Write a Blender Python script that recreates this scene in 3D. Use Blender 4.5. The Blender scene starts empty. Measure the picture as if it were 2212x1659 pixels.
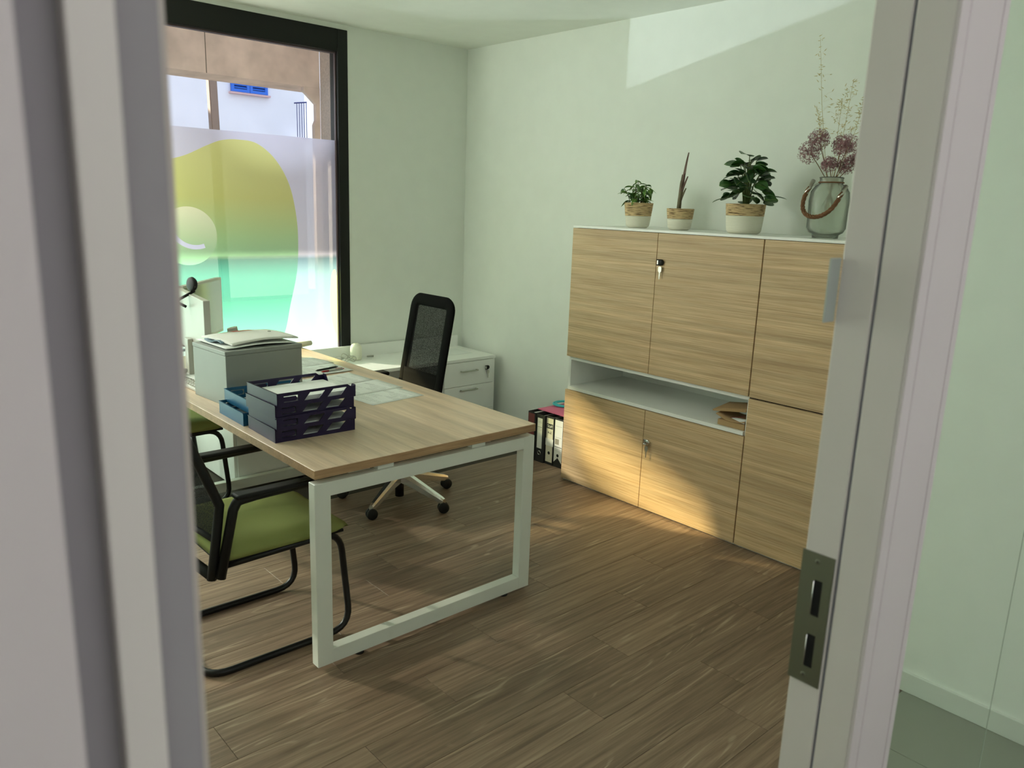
import bpy, bmesh, math, random
from mathutils import Vector, Matrix, geometry
R = math.radians
random.seed(7)
scn = bpy.context.scene
COL = scn.collection

# ---------------------------------------------------------------- camera
cam = bpy.data.cameras.new('camera')
cam.sensor_width = 36.0
cam.lens = 1694.4 / 2212 * 36.0
cam.clip_start = 0.02
cam.dof.use_dof = True
cam.dof.focus_distance = 4.2
cam.dof.aperture_fstop = 7.0
co = bpy.data.objects.new('camera', cam)
COL.objects.link(co)
cr = Vector((0.74504808, -0.66610844, 0.03468294))
cu = Vector((0.1227881, 0.18807716, 0.97444859))
cf = Vector((0.6556115, 0.7217524, -0.22191672))
mw = Matrix((( cr.x, cu.x, -cf.x, -3.79308), (cr.y, cu.y, -cf.y, -4.77918), (cr.z, cu.z, -cf.z, 1.61023), (0, 0, 0, 1)))
co.matrix_world = mw
scn.camera = co

# ---------------------------------------------------------------- world, sun, lamps, exposure
scn.view_settings.view_transform = 'Standard'
scn.view_settings.look = 'None'
scn.view_settings.gamma = 1.0
scn.view_settings.use_curve_mapping = False
scn.view_settings.exposure = 0.45
w = bpy.data.worlds.new('world'); scn.world = w; w.use_nodes = True
bg = w.node_tree.nodes['Background']
bg.inputs[0].default_value = (0.72, 0.80, 1.0, 1)
bg.inputs[1].default_value = 1.15

def lamp(name, kind, loc, aim, energy, color, **kw):
    l = bpy.data.lights.new(name, kind)
    l.energy = energy; l.color = color
    for k, v in kw.items(): setattr(l, k, v)
    o = bpy.data.objects.new(name, l); COL.objects.link(o)
    o.location = loc
    o.rotation_euler = (Vector(aim) - Vector(loc)).to_track_quat('-Z', 'Y').to_euler()
    return o

SUN = Vector((0.50, -1.0, -0.40))
lamp('sun', 'SUN', -SUN * 10, (0, 0, 0), 18.0, (1.0, 0.92, 0.78), angle=R(2.0))
# added area lamp for daylight through the window's unseen left part
lamp('window_left_fill', 'AREA', (-3.45, 0.22, 1.42), (-1.65, -3.9, 1.0), 92.0, (0.96, 1.0, 0.84), shape='RECTANGLE', size=1.3, size_y=2.1)
# spot lamp for sun reflected outside, thrown up through the clear window top
lamp('glint', 'SPOT', (-5.3, 6.0, 0.74), (-1.42, 0.0, 2.16), 1000.0, (0.80, 0.90, 1.0), spot_size=R(7.0), spot_blend=0.8, shadow_soft_size=0.02)
# added area lamps filling the unseen corridor from its left end and overhead
lamp('corridor_side_fill', 'AREA', (-4.5, -5.5, 1.7), (-1.1, -4.3, 1.2), 1.3, (0.86, 1.0, 0.86), shape='RECTANGLE', size=1.2, size_y=1.8)
lamp('corridor_top_fill', 'AREA', (-3.0, -5.7, 2.62), (-3.0, -5.4, 0.0), 11.5, (0.98, 0.91, 1.0), shape='RECTANGLE', size=1.6, size_y=0.9)

scn.cycles.max_bounces = 10
scn.cycles.diffuse_bounces = 6
scn.cycles.transparent_max_bounces = 16
scn.cycles.sample_clamp_indirect = 6.0
scn.cycles.caustics_reflective = False
scn.cycles.caustics_refractive = False

# ---------------------------------------------------------------- materials
def srgb(r, g, b):
    f = lambda c: (c / 255 / 12.92) if c / 255 <= 0.04045 else ((c / 255 + 0.055) / 1.055) ** 2.4
    return (f(r), f(g), f(b), 1)
MATS = {}
def mat(name, col, rough=0.5, metal=0.0, spec=0.5, bump=0, bscale=200, lo=.985, nscale=9, **kw):
    if name in MATS: return MATS[name]
    m = bpy.data.materials.new(name); m.use_nodes = True
    nt = m.node_tree; b = nt.nodes['Principled BSDF']
    b.inputs['Roughness'].default_value = rough
    b.inputs['Metallic'].default_value = metal
    b.inputs['Specular IOR Level'].default_value = spec
    for k, v in kw.items(): b.inputs[k].default_value = v
    # faint procedural mottling so that no surface is a dead flat colour
    tc = nt.nodes.new('ShaderNodeTexCoord'); ns = nt.nodes.new('ShaderNodeTexNoise')
    ns.inputs['Scale'].default_value = nscale; ns.inputs['Detail'].default_value = 4
    mx = nt.nodes.new('ShaderNodeMix'); mx.data_type = 'RGBA'
    nt.links.new(tc.outputs['Object'], ns.inputs['Vector'])
    mp = nt.nodes.new('ShaderNodeMapRange'); mp.inputs[1].default_value = .3; mp.inputs[2].default_value = .7
    nt.links.new(ns.outputs['Fac'], mp.inputs[0]); nt.links.new(mp.outputs[0], mx.inputs[0])
    c = Vector(col[:3])
    mx.inputs[6].default_value = (*(c * lo), 1); mx.inputs[7].default_value = (*[min(1, x * 1.012) for x in c], 1)
    nt.links.new(mx.outputs[2], b.inputs['Base Color'])
    if bump:
        n2 = nt.nodes.new('ShaderNodeTexNoise'); n2.inputs['Scale'].default_value = bscale
        nt.links.new(tc.outputs['Object'], n2.inputs['Vector'])
        bp = nt.nodes.new('ShaderNodeBump'); bp.inputs['Strength'].default_value = bump; bp.inputs['Distance'].default_value = 0.002
        nt.links.new(n2.outputs['Fac'], bp.inputs['Height']); nt.links.new(bp.outputs[0], b.inputs['Normal'])
    MATS[name] = m
    return m

def wood(name, c1, c2, axis, fine=60, ratio=26, rough=0.5, rnd=0.0, streak=None, bump=0.1):
    """grain running along one axis"""
    m = bpy.data.materials.new(name); m.use_nodes = True
    nt = m.node_tree; L = nt.links.new; N = nt.nodes.new
    b = nt.nodes['Principled BSDF']; b.inputs['Roughness'].default_value = rough
    b.inputs['Specular IOR Level'].default_value = 0.35
    ge = N('ShaderNodeNewGeometry'); mp = N('ShaderNodeMapping')
    L(ge.outputs['Position'], mp.inputs['Vector'])
    sc = [fine] * 3; sc[axis] = fine / ratio
    mp.inputs['Scale'].default_value = sc
    oi = N('ShaderNodeObjectInfo')
    if rnd:
        vm = N('ShaderNodeVectorMath'); vm.operation = 'SCALE'; vm.inputs[0].default_value = (37, 19, 23)
        L(oi.outputs['Random'], vm.inputs['Scale']); L(vm.outputs[0], mp.inputs['Location'])
    n1 = N('ShaderNodeTexNoise'); n1.inputs['Scale'].default_value = 1.0; n1.inputs['Detail'].default_value = 6; n1.inputs['Roughness'].default_value = .65; n1.inputs['Distortion'].default_value = .35
    L(mp.outputs[0], n1.inputs['Vector'])
    cr_ = N('ShaderNodeValToRGB'); cr_.color_ramp.elements[0].position = .33; cr_.color_ramp.elements[1].position = .68
    cr_.color_ramp.elements[0].color = c1; cr_.color_ramp.elements[1].color = c2
    L(n1.outputs['Fac'], cr_.inputs[0])
    # broad tone drift
    n2 = N('ShaderNodeTexNoise'); n2.inputs['Scale'].default_value = .12; n2.inputs['Detail'].default_value = 3
    L(mp.outputs[0], n2.inputs['Vector'])
    mr = N('ShaderNodeMapRange'); mr.inputs[1].default_value = .3; mr.inputs[2].default_value = .7; mr.inputs[3].default_value = .8; mr.inputs[4].default_value = 1.18
    L(n2.outputs['Fac'], mr.inputs[0])
    hs = N('ShaderNodeHueSaturation'); L(cr_.outputs[0], hs.inputs['Color']); L(mr.outputs[0], hs.inputs['Value'])
    out = hs.outputs[0]
    if rnd:
        m2 = N('ShaderNodeMapRange'); m2.inputs[3].default_value = 1 - rnd; m2.inputs[4].default_value = 1 + rnd
        L(oi.outputs['Random'], m2.inputs[0])
        h2 = N('ShaderNodeHueSaturation'); L(out, h2.inputs['Color']); L(m2.outputs[0], h2.inputs['Value']); out = h2.outputs[0]
    if streak:
        # pale limed cathedral grain
        mp2 = N('ShaderNodeMapping'); L(ge.outputs['Position'], mp2.inputs['Vector'])
        s2 = [9.0] * 3; s2[axis] = 0.9; mp2.inputs['Scale'].default_value = s2
        if rnd: L(vm.outputs[0], mp2.inputs['Location'])
        wn = N('ShaderNodeTexNoise'); wn.inputs['Scale'].default_value = 1.0; wn.inputs['Detail'].default_value = 2; wn.inputs['Distortion'].default_value = .5
        L(mp2.outputs[0], wn.inputs['Vector'])
        mm = N('ShaderNodeMath'); mm.operation = 'MULTIPLY'; mm.inputs[1].default_value = 75; L(wn.outputs['Fac'], mm.inputs[0])
        sn = N('ShaderNodeMath'); sn.operation = 'SINE'; L(mm.outputs[0], sn.inputs[0])
        r2 = N('ShaderNodeMapRange'); r2.inputs[1].default_value = .55; r2.inputs[2].default_value = 1.0; L(sn.outputs[0], r2.inputs[0])
        n3 = N('ShaderNodeTexNoise'); n3.inputs['Scale'].default_value = 2.2; L(mp2.outputs[0], n3.inputs['Vector'])
        r3 = N('ShaderNodeMapRange'); r3.inputs[1].default_value = .48; r3.inputs[2].default_value = .66; r3.inputs[4].default_value = .55; L(n3.outputs['Fac'], r3.inputs[0])
        # break the pale lines up with the fine pore noise
        m3 = N('ShaderNodeMath'); m3.operation = 'MULTIPLY'; L(r2.outputs[0], m3.inputs[0]); L(r3.outputs[0], m3.inputs[1])
        m4 = N('ShaderNodeMath'); m4.operation = 'MULTIPLY'; L(m3.outputs[0], m4.inputs[0])
        r4 = N('ShaderNodeMapRange'); r4.inputs[1].default_value = .35; r4.inputs[2].default_value = .6; L(n1.outputs['Fac'], r4.inputs[0]); L(r4.outputs[0], m4.inputs[1])
        mx = N('ShaderNodeMix'); mx.data_type = 'RGBA'; L(m4.outputs[0], mx.inputs[0]); L(out, mx.inputs[6]); mx.inputs[7].default_value = streak; out = mx.outputs[2]
    L(out, b.inputs['Base Color'])
    bp = N('ShaderNodeBump'); bp.inputs['Strength'].default_value = bump; bp.inputs['Distance'].default_value = .001
    L(n1.outputs['Fac'], bp.inputs['Height']); L(bp.outputs[0], b.inputs['Normal'])
    MATS[name] = m
    return m

def glassy(name, tint, rough=0.0, ior=1.45):
    m = bpy.data.materials.new(name); m.use_nodes = True; nt = m.node_tree; nt.nodes.clear()
    N = nt.nodes.new; L = nt.links.new
    o = N('ShaderNodeOutputMaterial'); t = N('ShaderNodeBsdfTransparent'); g = N('ShaderNodeBsdfGlossy')
    t.inputs[0].default_value = tint; g.inputs['Roughness'].default_value = rough
    fr = N('ShaderNodeFresnel'); fr.inputs[0].default_value = ior
    ms = N('ShaderNodeMixShader'); L(t.outputs[0], ms.inputs[1]); L(g.outputs[0], ms.inputs[2])
    gb = N('ShaderNodeNewGeometry'); k = N('ShaderNodeMath'); k.operation = 'SUBTRACT'; k.inputs[0].default_value = 1.0; L(gb.outputs['Backfacing'], k.inputs[1])
    k2 = N('ShaderNodeMath'); k2.operation = 'MULTIPLY'; L(fr.outputs[0], k2.inputs[0]); L(k.outputs[0], k2.inputs[1]); L(k2.outputs[0], ms.inputs[0])
    L(ms.outputs[0], o.inputs[0]); MATS[name] = m; return m

def vinyl(name, stops, tcol, clear=0.35, fade=None, fade_x=None):
    """printed window film: diffusing, back-lit by daylight. stops: (z, colour) gradient by height"""
    m = bpy.data.materials.new(name); m.use_nodes = True; nt = m.node_tree; nt.nodes.clear()
    N = nt.nodes.new; L = nt.links.new
    o = N('ShaderNodeOutputMaterial')
    ge = N('ShaderNodeNewGeometry'); sx = N('ShaderNodeSeparateXYZ'); L(ge.outputs['Position'], sx.inputs[0])
    mr = N('ShaderNodeMapRange'); mr.inputs[1].default_value = 0; mr.inputs[2].default_value = 2.0; L(sx.outputs['Z'], mr.inputs[0])
    rp = N('ShaderNodeValToRGB'); e = rp.color_ramp.elements
    while len(e) > 1: e.remove(e[-1])
    e[0].position = stops[0][0] / 2; e[0].color = stops[0][1]
    for z, c in stops[1:]:
        k = e.new(z / 2); k.color = c
    L(mr.outputs[0], rp.inputs[0])
    tl = N('ShaderNodeBsdfTranslucent'); df = N('ShaderNodeBsdfDiffuse'); L(rp.outputs[0], tl.inputs[0]); L(rp.outputs[0], df.inputs[0])
    tr = N('ShaderNodeBsdfTransparent')
    if tcol is None: L(rp.outputs[0], tr.inputs[0])
    else: tr.inputs[0].default_value = tcol
    def fd(c):  # clear share varies by height and x to shape the sun patches indoors
        if fade:
            f = N('ShaderNodeValToRGB'); fe = f.color_ramp.elements
            fe[0].position = fade[0][0] / 2; fe[0].color = (fade[0][1],) * 3 + (1,)
            fe[1].position = fade[-1][0] / 2; fe[1].color = (fade[-1][1],) * 3 + (1,)
            for z, v in fade[1:-1]: fe.new(z / 2).color = (v, v, v, 1)
            L(mr.outputs[0], f.inputs[0]); L(f.outputs[0], c.inputs[0])
            if fade_x:
                g = N('ShaderNodeMapRange'); g.inputs[1].default_value = fade_x[0]; g.inputs[2].default_value = fade_x[1]; g.inputs[3].default_value = fade_x[2]
                L(sx.outputs['X'], g.inputs[0]); mu = N('ShaderNodeMath'); mu.operation = 'MULTIPLY'; L(f.outputs[0], mu.inputs[0]); L(g.outputs[0], mu.inputs[1]); L(mu.outputs[0], c.inputs[0])
    a = N('ShaderNodeMixShader'); a.inputs[0].default_value = 0.25; L(tl.outputs[0], a.inputs[1]); L(df.outputs[0], a.inputs[2])
    c = N('ShaderNodeMixShader'); c.inputs[0].default_value = clear; fd(c); L(a.outputs[0], c.inputs[1]); L(tr.outputs[0], c.inputs[2])
    L(c.outputs[0], o.inputs[0]); MATS[name] = m; return m

WALL = mat('wall_paint', (0.80, 0.83, 0.78, 1), .85, spec=.2, bump=.15, bscale=350)
CEIL = mat('ceiling_paint', (0.82, 0.84, 0.78, 1), .9, spec=.2)
DOORPAINT = mat('door_paint', srgb(214, 208, 204), .45, bump=.05, bscale=120)
CASING = mat('casing_foil', srgb(206, 197, 199), .5, bump=.05, bscale=150)
GROOVE = mat('groove_shade', srgb(112, 86, 82), .8)
CORR = mat('corridor_paint', (0.84, 0.86, 0.82, 1), .85)
SKIRT = mat('skirting_white', (0.74, 0.76, 0.72, 1), .5)
BLACKFR = mat('black_frame', srgb(16, 18, 16), .5, spec=.3)
WHITE = mat('white_melamine', (0.88, 0.89, 0.86, 1), .38)
WHITEM = mat('white_metal', (0.74, 0.76, 0.70, 1), .42)
PLWHITE = mat('white_plastic', (0.45, 0.44, 0.39, 1), .35)
BLACKP = mat('black_plastic', srgb(16, 16, 16), .5, spec=.3)
BLACKM = mat('black_metal', srgb(12, 12, 13), .4, spec=.35)
RUBBER = mat('black_rubber', srgb(12, 12, 12), .6)
GREEN = mat('green_fabric', srgb(140, 147, 88), .95, spec=.15, bump=.5, bscale=900)
CHROME = mat('polished_aluminium', (0.82, 0.82, 0.80, 1), .18, 1.0)
STEEL = mat('brushed_steel', srgb(128, 130, 116), .38, 1.0)
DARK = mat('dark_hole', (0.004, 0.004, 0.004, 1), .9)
PAPER = mat('paper', (0.80, 0.82, 0.80, 1), .8)
CARD = mat('cardboard', srgb(168, 138, 98), .9, bump=.3, bscale=300)
BLACKFILE = mat('black_file', srgb(30, 30, 30), .6)
PURPLE = mat('purple_plastic', srgb(34, 24, 62), .4, spec=.3)
BLUE = mat('blue_plastic', srgb(18, 84, 122), .4, spec=.3)
OAK = wood('oak_veneer', srgb(180, 148, 110), srgb(218, 192, 154), 1, fine=260, ratio=75, rough=.5, bump=.06)
DESKW = wood('desk_beech', srgb(204, 178, 152), srgb(224, 202, 178), 1, fine=160, rough=.33, bump=.03)
DESKE = wood('desk_edge', srgb(150, 118, 88), srgb(178, 146, 112), 0, fine=150, rough=.5, bump=.05)
FLOORW = wood('floor_planks', srgb(110, 90, 74), srgb(154, 131, 110), 0, fine=60, rough=.42, rnd=.13, streak=srgb(206, 186, 160), bump=.12)
SUB = mat('subfloor', (0.05, 0.04, 0.03, 1), .9)
TILE = mat('grey_tile', srgb(150, 152, 142), .45)
CONC = mat('concrete_beam', srgb(240, 217, 204), .9, bump=.6, bscale=25, lo=.72, nscale=5)
ROUGH = mat('roughcast', srgb(214, 200, 190), .95, bump=.9, bscale=160, lo=.75, nscale=60)
HOUSE = mat('white_render', (0.90, 0.90, 0.93, 1), .9, lo=.90, nscale=1.3)
SHUT = mat('blue_shutter', srgb(40, 110, 215), .5)
SILL = mat('pink_sill', srgb(214, 178, 176), .8)
STREET = mat('street', (0.22, 0.22, 0.22, 1), .9)
GLASS = glassy('clear_glass', (0.97, 0.98, 0.97, 1))
GLASSG = glassy('green_glass', (0.95, 0.99, 0.955, 1), ior=1.2)
VB = vinyl('film_frost', [(.0, (.40, .50, .42, 1)), (.70, (.26, .38, .35, 1)), (1.222, (.15, .27, .29, 1)), (1.25, (.70, .68, .76, 1)), (1.98, (.72, .70, .88, 1))], (.95, .95, .92, 1), .3, [(.50, .06), (.60, .26), (1.235, .26), (1.25, .12)], (-1.50, -1.36, .35))  # film colours drop darker under the sun line to offset the sun
VBLOB = vinyl('film_blob', [(.55, (.14, .42, .20, 1)), (1.0, (.06, .30, .22, 1)), (1.222, (.05, .29, .22, 1)), (1.245, (.34, .62, .34, 1)), (1.36, (.42, .64, .30, 1)), (1.60, (.62, .64, .22, 1)), (1.95, (.74, .74, .30, 1))], (1.0, .90, .56, 1), .34, [(.78, .02), (.98, .46), (1.235, .46), (1.25, .08)])
VDISC = vinyl('film_disc', [(1.2, (.26, .60, .34, 1)), (1.36, (.56, .74, .42, 1)), (1.54, (.92, .92, .62, 1))], (1.0, .9, .6, 1), .15)
VARC = vinyl('film_arc', [(1.2, (.85, .85, 1.0, 1))], (.9, .9, 1, 1), .3)
VLIME = vinyl('film_lime', [(.6, (.66, .90, .26, 1)), (1.2, (.70, .90, .28, 1))], (.95, 1, .5, 1), .2)

# ---------------------------------------------------------------- mesh builder
WM = {}   # world matrix of every empty, for converting world-space vertices
class MB:
    def __init__(s): s.bm = bmesh.new()
    def _add(s, vs, fs, smooth=False):
        v = [s.bm.verts.new(p) for p in vs]
        for f in fs:
            try:
                q = s.bm.faces.new([v[i] for i in f]); q.smooth = smooth
            except ValueError: pass
        return v
    def box(s, x0, x1, y0, y1, z0, z1, bev=0.0, seg=2, M=None):
        b = bmesh.new()
        bmesh.ops.create_cube(b, size=1)
        for v in b.verts:
            v.co = Vector(((x0 + x1) / 2 + v.co.x * (x1 - x0), (y0 + y1) / 2 + v.co.y * (y1 - y0), (z0 + z1) / 2 + v.co.z * (z1 - z0)))
        if bev: bmesh.ops.bevel(b, geom=b.edges[:], offset=bev, segments=seg, affect='EDGES', profile=.5)
        if M: bmesh.ops.transform(b, matrix=M, verts=b.verts)
        s.merge(b); return s
    def merge(s, b):
        me = bpy.data.meshes.new('t'); b.to_mesh(me); b.free(); s.bm.from_mesh(me); bpy.data.meshes.remove(me)
    def tube(s, pts, r, n=10, cap=True, closed=False, sy=1.0):
        pts = [Vector(p) for p in pts]; m = len(pts)
        rr = r if isinstance(r, (list, tuple)) else [r] * m
        rings = []; up = None
        for i, p in enumerate(pts):
            if closed: t = (pts[(i + 1) % m] - pts[i - 1]).normalized()
            elif i == 0: t = (pts[1] - p).normalized()
            elif i == m - 1: t = (p - pts[i - 1]).normalized()
            else: t = ((pts[i + 1] - p).normalized() + (p - pts[i - 1]).normalized()).normalized()
            if up is None:
                up = Vector((0, 0, 1)) if abs(t.z) < .9 else Vector((0, 1, 0))
            a = t.cross(up).normalized(); up = a.cross(t).normalized()
            rings.append([s.bm.verts.new(p + a * math.cos(2 * math.pi * k / n) * rr[i] + up * math.sin(2 * math.pi * k / n) * rr[i] * sy) for k in range(n)])
        for i in range(m if closed else m - 1):
            A, B = rings[i], rings[(i + 1) % m]
            for k in range(n):
                f = s.bm.faces.new((A[k], A[(k + 1) % n], B[(k + 1) % n], B[k])); f.smooth = True
        if cap and not closed:
            s.bm.faces.new(rings[0][::-1]); s.bm.faces.new(rings[-1])
        return s
    def lathe(s, prof, c=(0, 0, 0), n=32, M=None):
        M = M or Matrix.Translation(c)
        rings = []
        for r, z in prof:
            if r < 1e-6: rings.append([s.bm.verts.new(M @ Vector((0, 0, z)))])
            else: rings.append([s.bm.verts.new(M @ Vector((r * math.cos(2 * math.pi * k / n), r * math.sin(2 * math.pi * k / n), z))) for k in range(n)])
        for A, B in zip(rings, rings[1:]):
            for k in range(n):
                k2 = (k + 1) % n
                if len(A) == 1 and len(B) == 1: continue
                if len(A) == 1: f = s.bm.faces.new((A[0], B[k2], B[k]))
                elif len(B) == 1: f = s.bm.faces.new((A[k], A[k2], B[0]))
                else: f = s.bm.faces.new((A[k], A[k2], B[k2], B[k]))
                f.smooth = True
        return s
    def prism(s, poly, ext, M=None, bev=0):
        """poly: list of 3d points (planar), ext: vector"""
        b = bmesh.new(); e = Vector(ext)
        a = [b.verts.new(Vector(p)) for p in poly]; c = [b.verts.new(Vector(p) + e) for p in poly]; n = len(poly)
        b.faces.new(a[::-1]); b.faces.new(c)
        for i in range(n): b.faces.new((a[i], a[(i + 1) % n], c[(i + 1) % n], c[i]))
        bmesh.ops.recalc_face_normals(b, faces=b.faces)
        if bev: bmesh.ops.bevel(b, geom=b.edges[:], offset=bev, segments=2, affect='EDGES')
        if M: bmesh.ops.transform(b, matrix=M, verts=b.verts)
        s.merge(b); return s
    def grid(s, P, thick=0.0, smooth=True):
        """P[i][j] points of a sheet, optional thickness along -normal"""
        n, m = len(P), len(P[0])
        V = [[s.bm.verts.new(Vector(p)) for p in row] for row in P]
        F = []
        for i in range(n - 1):
            for j in range(m - 1):
                f = s.bm.faces.new((V[i][j], V[i + 1][j], V[i + 1][j + 1], V[i][j + 1])); f.smooth = smooth; F.append(f)
        if thick:
            s.bm.normal_update()
            W = [[s.bm.verts.new(V[i][j].co - V[i][j].normal * thick) for j in range(m)] for i in range(n)]
            for i in range(n - 1):
                for j in range(m - 1):
                    f = s.bm.faces.new((W[i][j], W[i][j + 1], W[i + 1][j + 1], W[i + 1][j])); f.smooth = smooth
            rim = [(i, 0) for i in range(n)] + [(n - 1, j) for j in range(1, m)] + [(i, m - 1) for i in range(n - 2, -1, -1)] + [(0, j) for j in range(m - 2, 0, -1)]
            for a, b in zip(rim, rim[1:] + rim[:1]):
                s.bm.faces.new((V[b[0]][b[1]], V[a[0]][a[1]], W[a[0]][a[1]], W[b[0]][b[1]]))
        return s
    def build(s, name, m, parent=None, origin=None, M=None):
        if M is not None: bmesh.ops.transform(s.bm, matrix=M, verts=s.bm.verts)
        me = bpy.data.meshes.new(name)
        o = bpy.data.objects.new(name, me); COL.objects.link(o)
        if parent is not None:
            o.parent = parent
            pm = WM.get(parent.name)
            if pm is not None:
                bmesh.ops.transform(s.bm, matrix=pm.inverted(), verts=s.bm.verts); WM[o.name] = pm
        else:
            vs = [v.co for v in s.bm.verts]
            lo = [min(v[i] for v in vs) for i in range(3)]; hi = [max(v[i] for v in vs) for i in range(3)]
            c = origin or ((lo[0] + hi[0]) / 2, (lo[1] + hi[1]) / 2, lo[2])
            bmesh.ops.translate(s.bm, vec=-Vector(c), verts=s.bm.verts); o.location = c; WM[o.name] = Matrix.Translation(c)
        s.bm.normal_update(); s.bm.to_mesh(me); s.bm.free()
        for mm in (m if isinstance(m, (list, tuple)) else [m]): me.materials.append(mm)
        return o
def tag(o, label=None, cat=None, group=None, kind=None):
    if label: o['label'] = label
    if cat: o['category'] = cat
    if group: o['group'] = group
    if kind: o['kind'] = kind
    return o
def empty(name, loc, label, cat, group=None, rz=0.0):
    o = bpy.data.objects.new(name, None); COL.objects.link(o); o.empty_display_size = .05
    o.location = loc; o.rotation_euler = (0, 0, rz)
    WM[o.name] = Matrix.Translation(loc) @ Matrix.Rotation(rz, 4, 'Z')
    return tag(o, label, cat, group)
def box(name, m, x0, x1, y0, y1, z0, z1, parent=None, bev=0.0, M=None):
    return MB().box(x0, x1, y0, y1, z0, z1, bev, M=M).build(name, m, parent)
def struct(o): o['kind'] = 'structure'; return o
def arc(c, r, a0, a1, n, ax='xz'):
    out = []
    for i in range(n + 1):
        a = R(a0 + (a1 - a0) * i / n)
        if ax == 'xz': out.append((c[0] + r * math.cos(a), c[1], c[2] + r * math.sin(a)))
        elif ax == 'xy': out.append((c[0] + r * math.cos(a), c[1] + r * math.sin(a), c[2]))
        else: out.append((c[0], c[1] + r * math.cos(a), c[2] + r * math.sin(a)))
    return out
def fillet(pts, r, n=5):
    """round the inner corners of a 3d polyline"""
    P = [Vector(p) for p in pts]; out = [P[0]]
    for a, b, c in zip(P, P[1:], P[2:]):
        u = (a - b).normalized(); v = (c - b).normalized()
        ang = u.angle(v); d = min(r / math.tan(ang / 2), (a - b).length * .49, (c - b).length * .49)
        p, q = b + u * d, b + v * d
        for i in range(n + 1):
            t = i / n; out.append(p * (1 - t) ** 2 + b * 2 * t * (1 - t) + q * t * t)
    out.append(P[-1]); return out

H = 2.70
YD0, YD1 = -4.42, -4.33        # thickness of the door wall
# ================================================================ the room shell
fl = struct(box('floor', SUB, -4.75, 0.25, -6.75, 0.25, -0.12, -0.012))
# vinyl planks, each its own piece, long side along the desk's short side
PL, PW, GAP = 1.01, 0.186, 0.0007
offs = {-1: -2.355, 0: -1.693, 1: -2.04, 2: -2.62, -2: -2.01, -3: -1.52, 3: -1.35, -4: -2.7, 4: -2.04}
row = 0
for k in range(-9, 17):
    y1 = -2.791 - k * PW; y0 = y1 - PW
    y1c, y0c = min(y1, -0.0), max(y0, YD0)
    if y1c - y0c < .02: continue
    off = {0: -2.355, 1: -1.693, 2: -2.038, 3: -2.52, -1: -2.008, -2: -1.55}.get(k, -2.0 + random.uniform(-.5, .5))
    x = off - 4 * PL
    while x < 0:
        xa, xb = max(x, -4.6), min(x + PL, 0.0)
        x += PL
        if xb - xa < .03: continue
        if y1c < -3.86 and xb > -1.8:
            if xa > -1.82: continue
            xb = -1.8
        m = MB().box(xa + GAP, xb - GAP, y0c + GAP, y1c - GAP, -0.012, 0.0, .0005, 1)
        m.build('plank', FLOORW, fl)
for xa in (-4.6, -4.0, -3.4, -2.8, -2.2, -1.6):
    for yb in (-4.425, -5.025, -5.625, -6.225):
        xb = min(xa + .6, -1.09)
        box('tile', TILE, xa + .0015, xb - .0015, max(yb - .6, -6.6) + .0015, yb - .0015, -0.012, 0.0, fl, .001)
for (xa, xb, ya, yb) in ((-1.8, -1.45, -4.42, -3.907), (-1.45, -1.09, -4.42, -3.907)):
    box('tile', TILE, xa + .0015, xb - .0015, ya + .002, yb - .001, -0.012, 0.0, fl, .001)

struct(box('ceiling', CEIL, -4.75, 0.25, -6.75, 0.25, H, H + .15))
struct(box('wall_right', WALL, 0.0, 0.15, -3.85, 0.25, -.01, H))
struct(box('wall_left', WALL, -4.75, -4.6, -6.75, 0.25, -.01, H))
# window wall with its opening
WX0, WX1, WZ0, WZ1 = -4.30, -0.994, 0.03, 2.67
struct(MB().box(WX1, 0.0, 0, .10, -.01, H).box(-.80, 0.0, .1002, .25, -.01, H).box(-4.6, WX0, 0, .25, -.01, H).box(WX0, WX1, 0, .25, WZ1, H).box(WX0, WX1, 0, .25, -.01, WZ0).build('wall_back', WALL))
# front wall with the doorway
XJL, XJR = -3.6425, -2.85
CX1 = -2.7095
struct(MB().box(-4.6, -3.80, YD0, YD1, -.01, H).box(-3.80, CX1 - .004, YD0 + .002, YD1 - .002, 2.14, H).build('wall_front', WALL))
struct(MB().box(-1.09, -0.98, -6.75, -3.85, -.01, H).box(-1.09, 0.0, -3.85, -3.80, -.01, H).build('wall_corridor_side', CORR))
struct(box('wall_corridor_end', CORR, -4.6, -1.09, -6.75, -6.6, -.01, H))
b = struct(box('baseboard_corridor', SKIRT, -1.103, -1.09, -6.6, -3.851, 0, .073, bev=.002))
# office skirting boards behind the furniture
struct(box('baseboard_right', SKIRT, -.012, 0, -3.84, -.012, 0, .07, bev=.002))
struct(box('baseboard_back', SKIRT, WX1, -.0, -.012, 0, 0, .07, bev=.002))

# ---- right side of the doorway: two liners with the slot between them, then grooved casing
d = empty('door_1', (XJR, -4.38, 0), None, None); d['kind'] = 'structure'
box('jamb_liner', DOORPAINT, XJR, CX1, -4.3735, YD1, 0, 2.14, d, .0015)
box('jamb_liner', DOORPAINT, XJR, CX1, -4.4195, -4.3775, 0, 2.14, d, .0015)
box('jamb_slot', mat('slot_grey', srgb(150, 150, 165), .7), XJR + .005, CX1 - .005, -4.3776, -4.3734, 0, 2.14, d)
cs = MB()
cs.box(XJR, -2.8265, -4.4245, -4.4195, 0, 2.14, .0008, 1).box(-2.8235, -2.7285, -4.4245, -4.4195, 0, 2.14, .0012, 1).box(-2.7255, CX1, -4.4245, -4.4195, 0, 2.14, .0008, 1)
cs.build('casing', CASING, d)
g = box('casing_groove_shade', GROOVE, -2.8265, -2.8235, -4.4215, -4.4195, 0, 2.14, d); box('casing_groove_shade', GROOVE, -2.7285, -2.7255, -4.4215, -4.4195, 0, 2.14, d)
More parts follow.
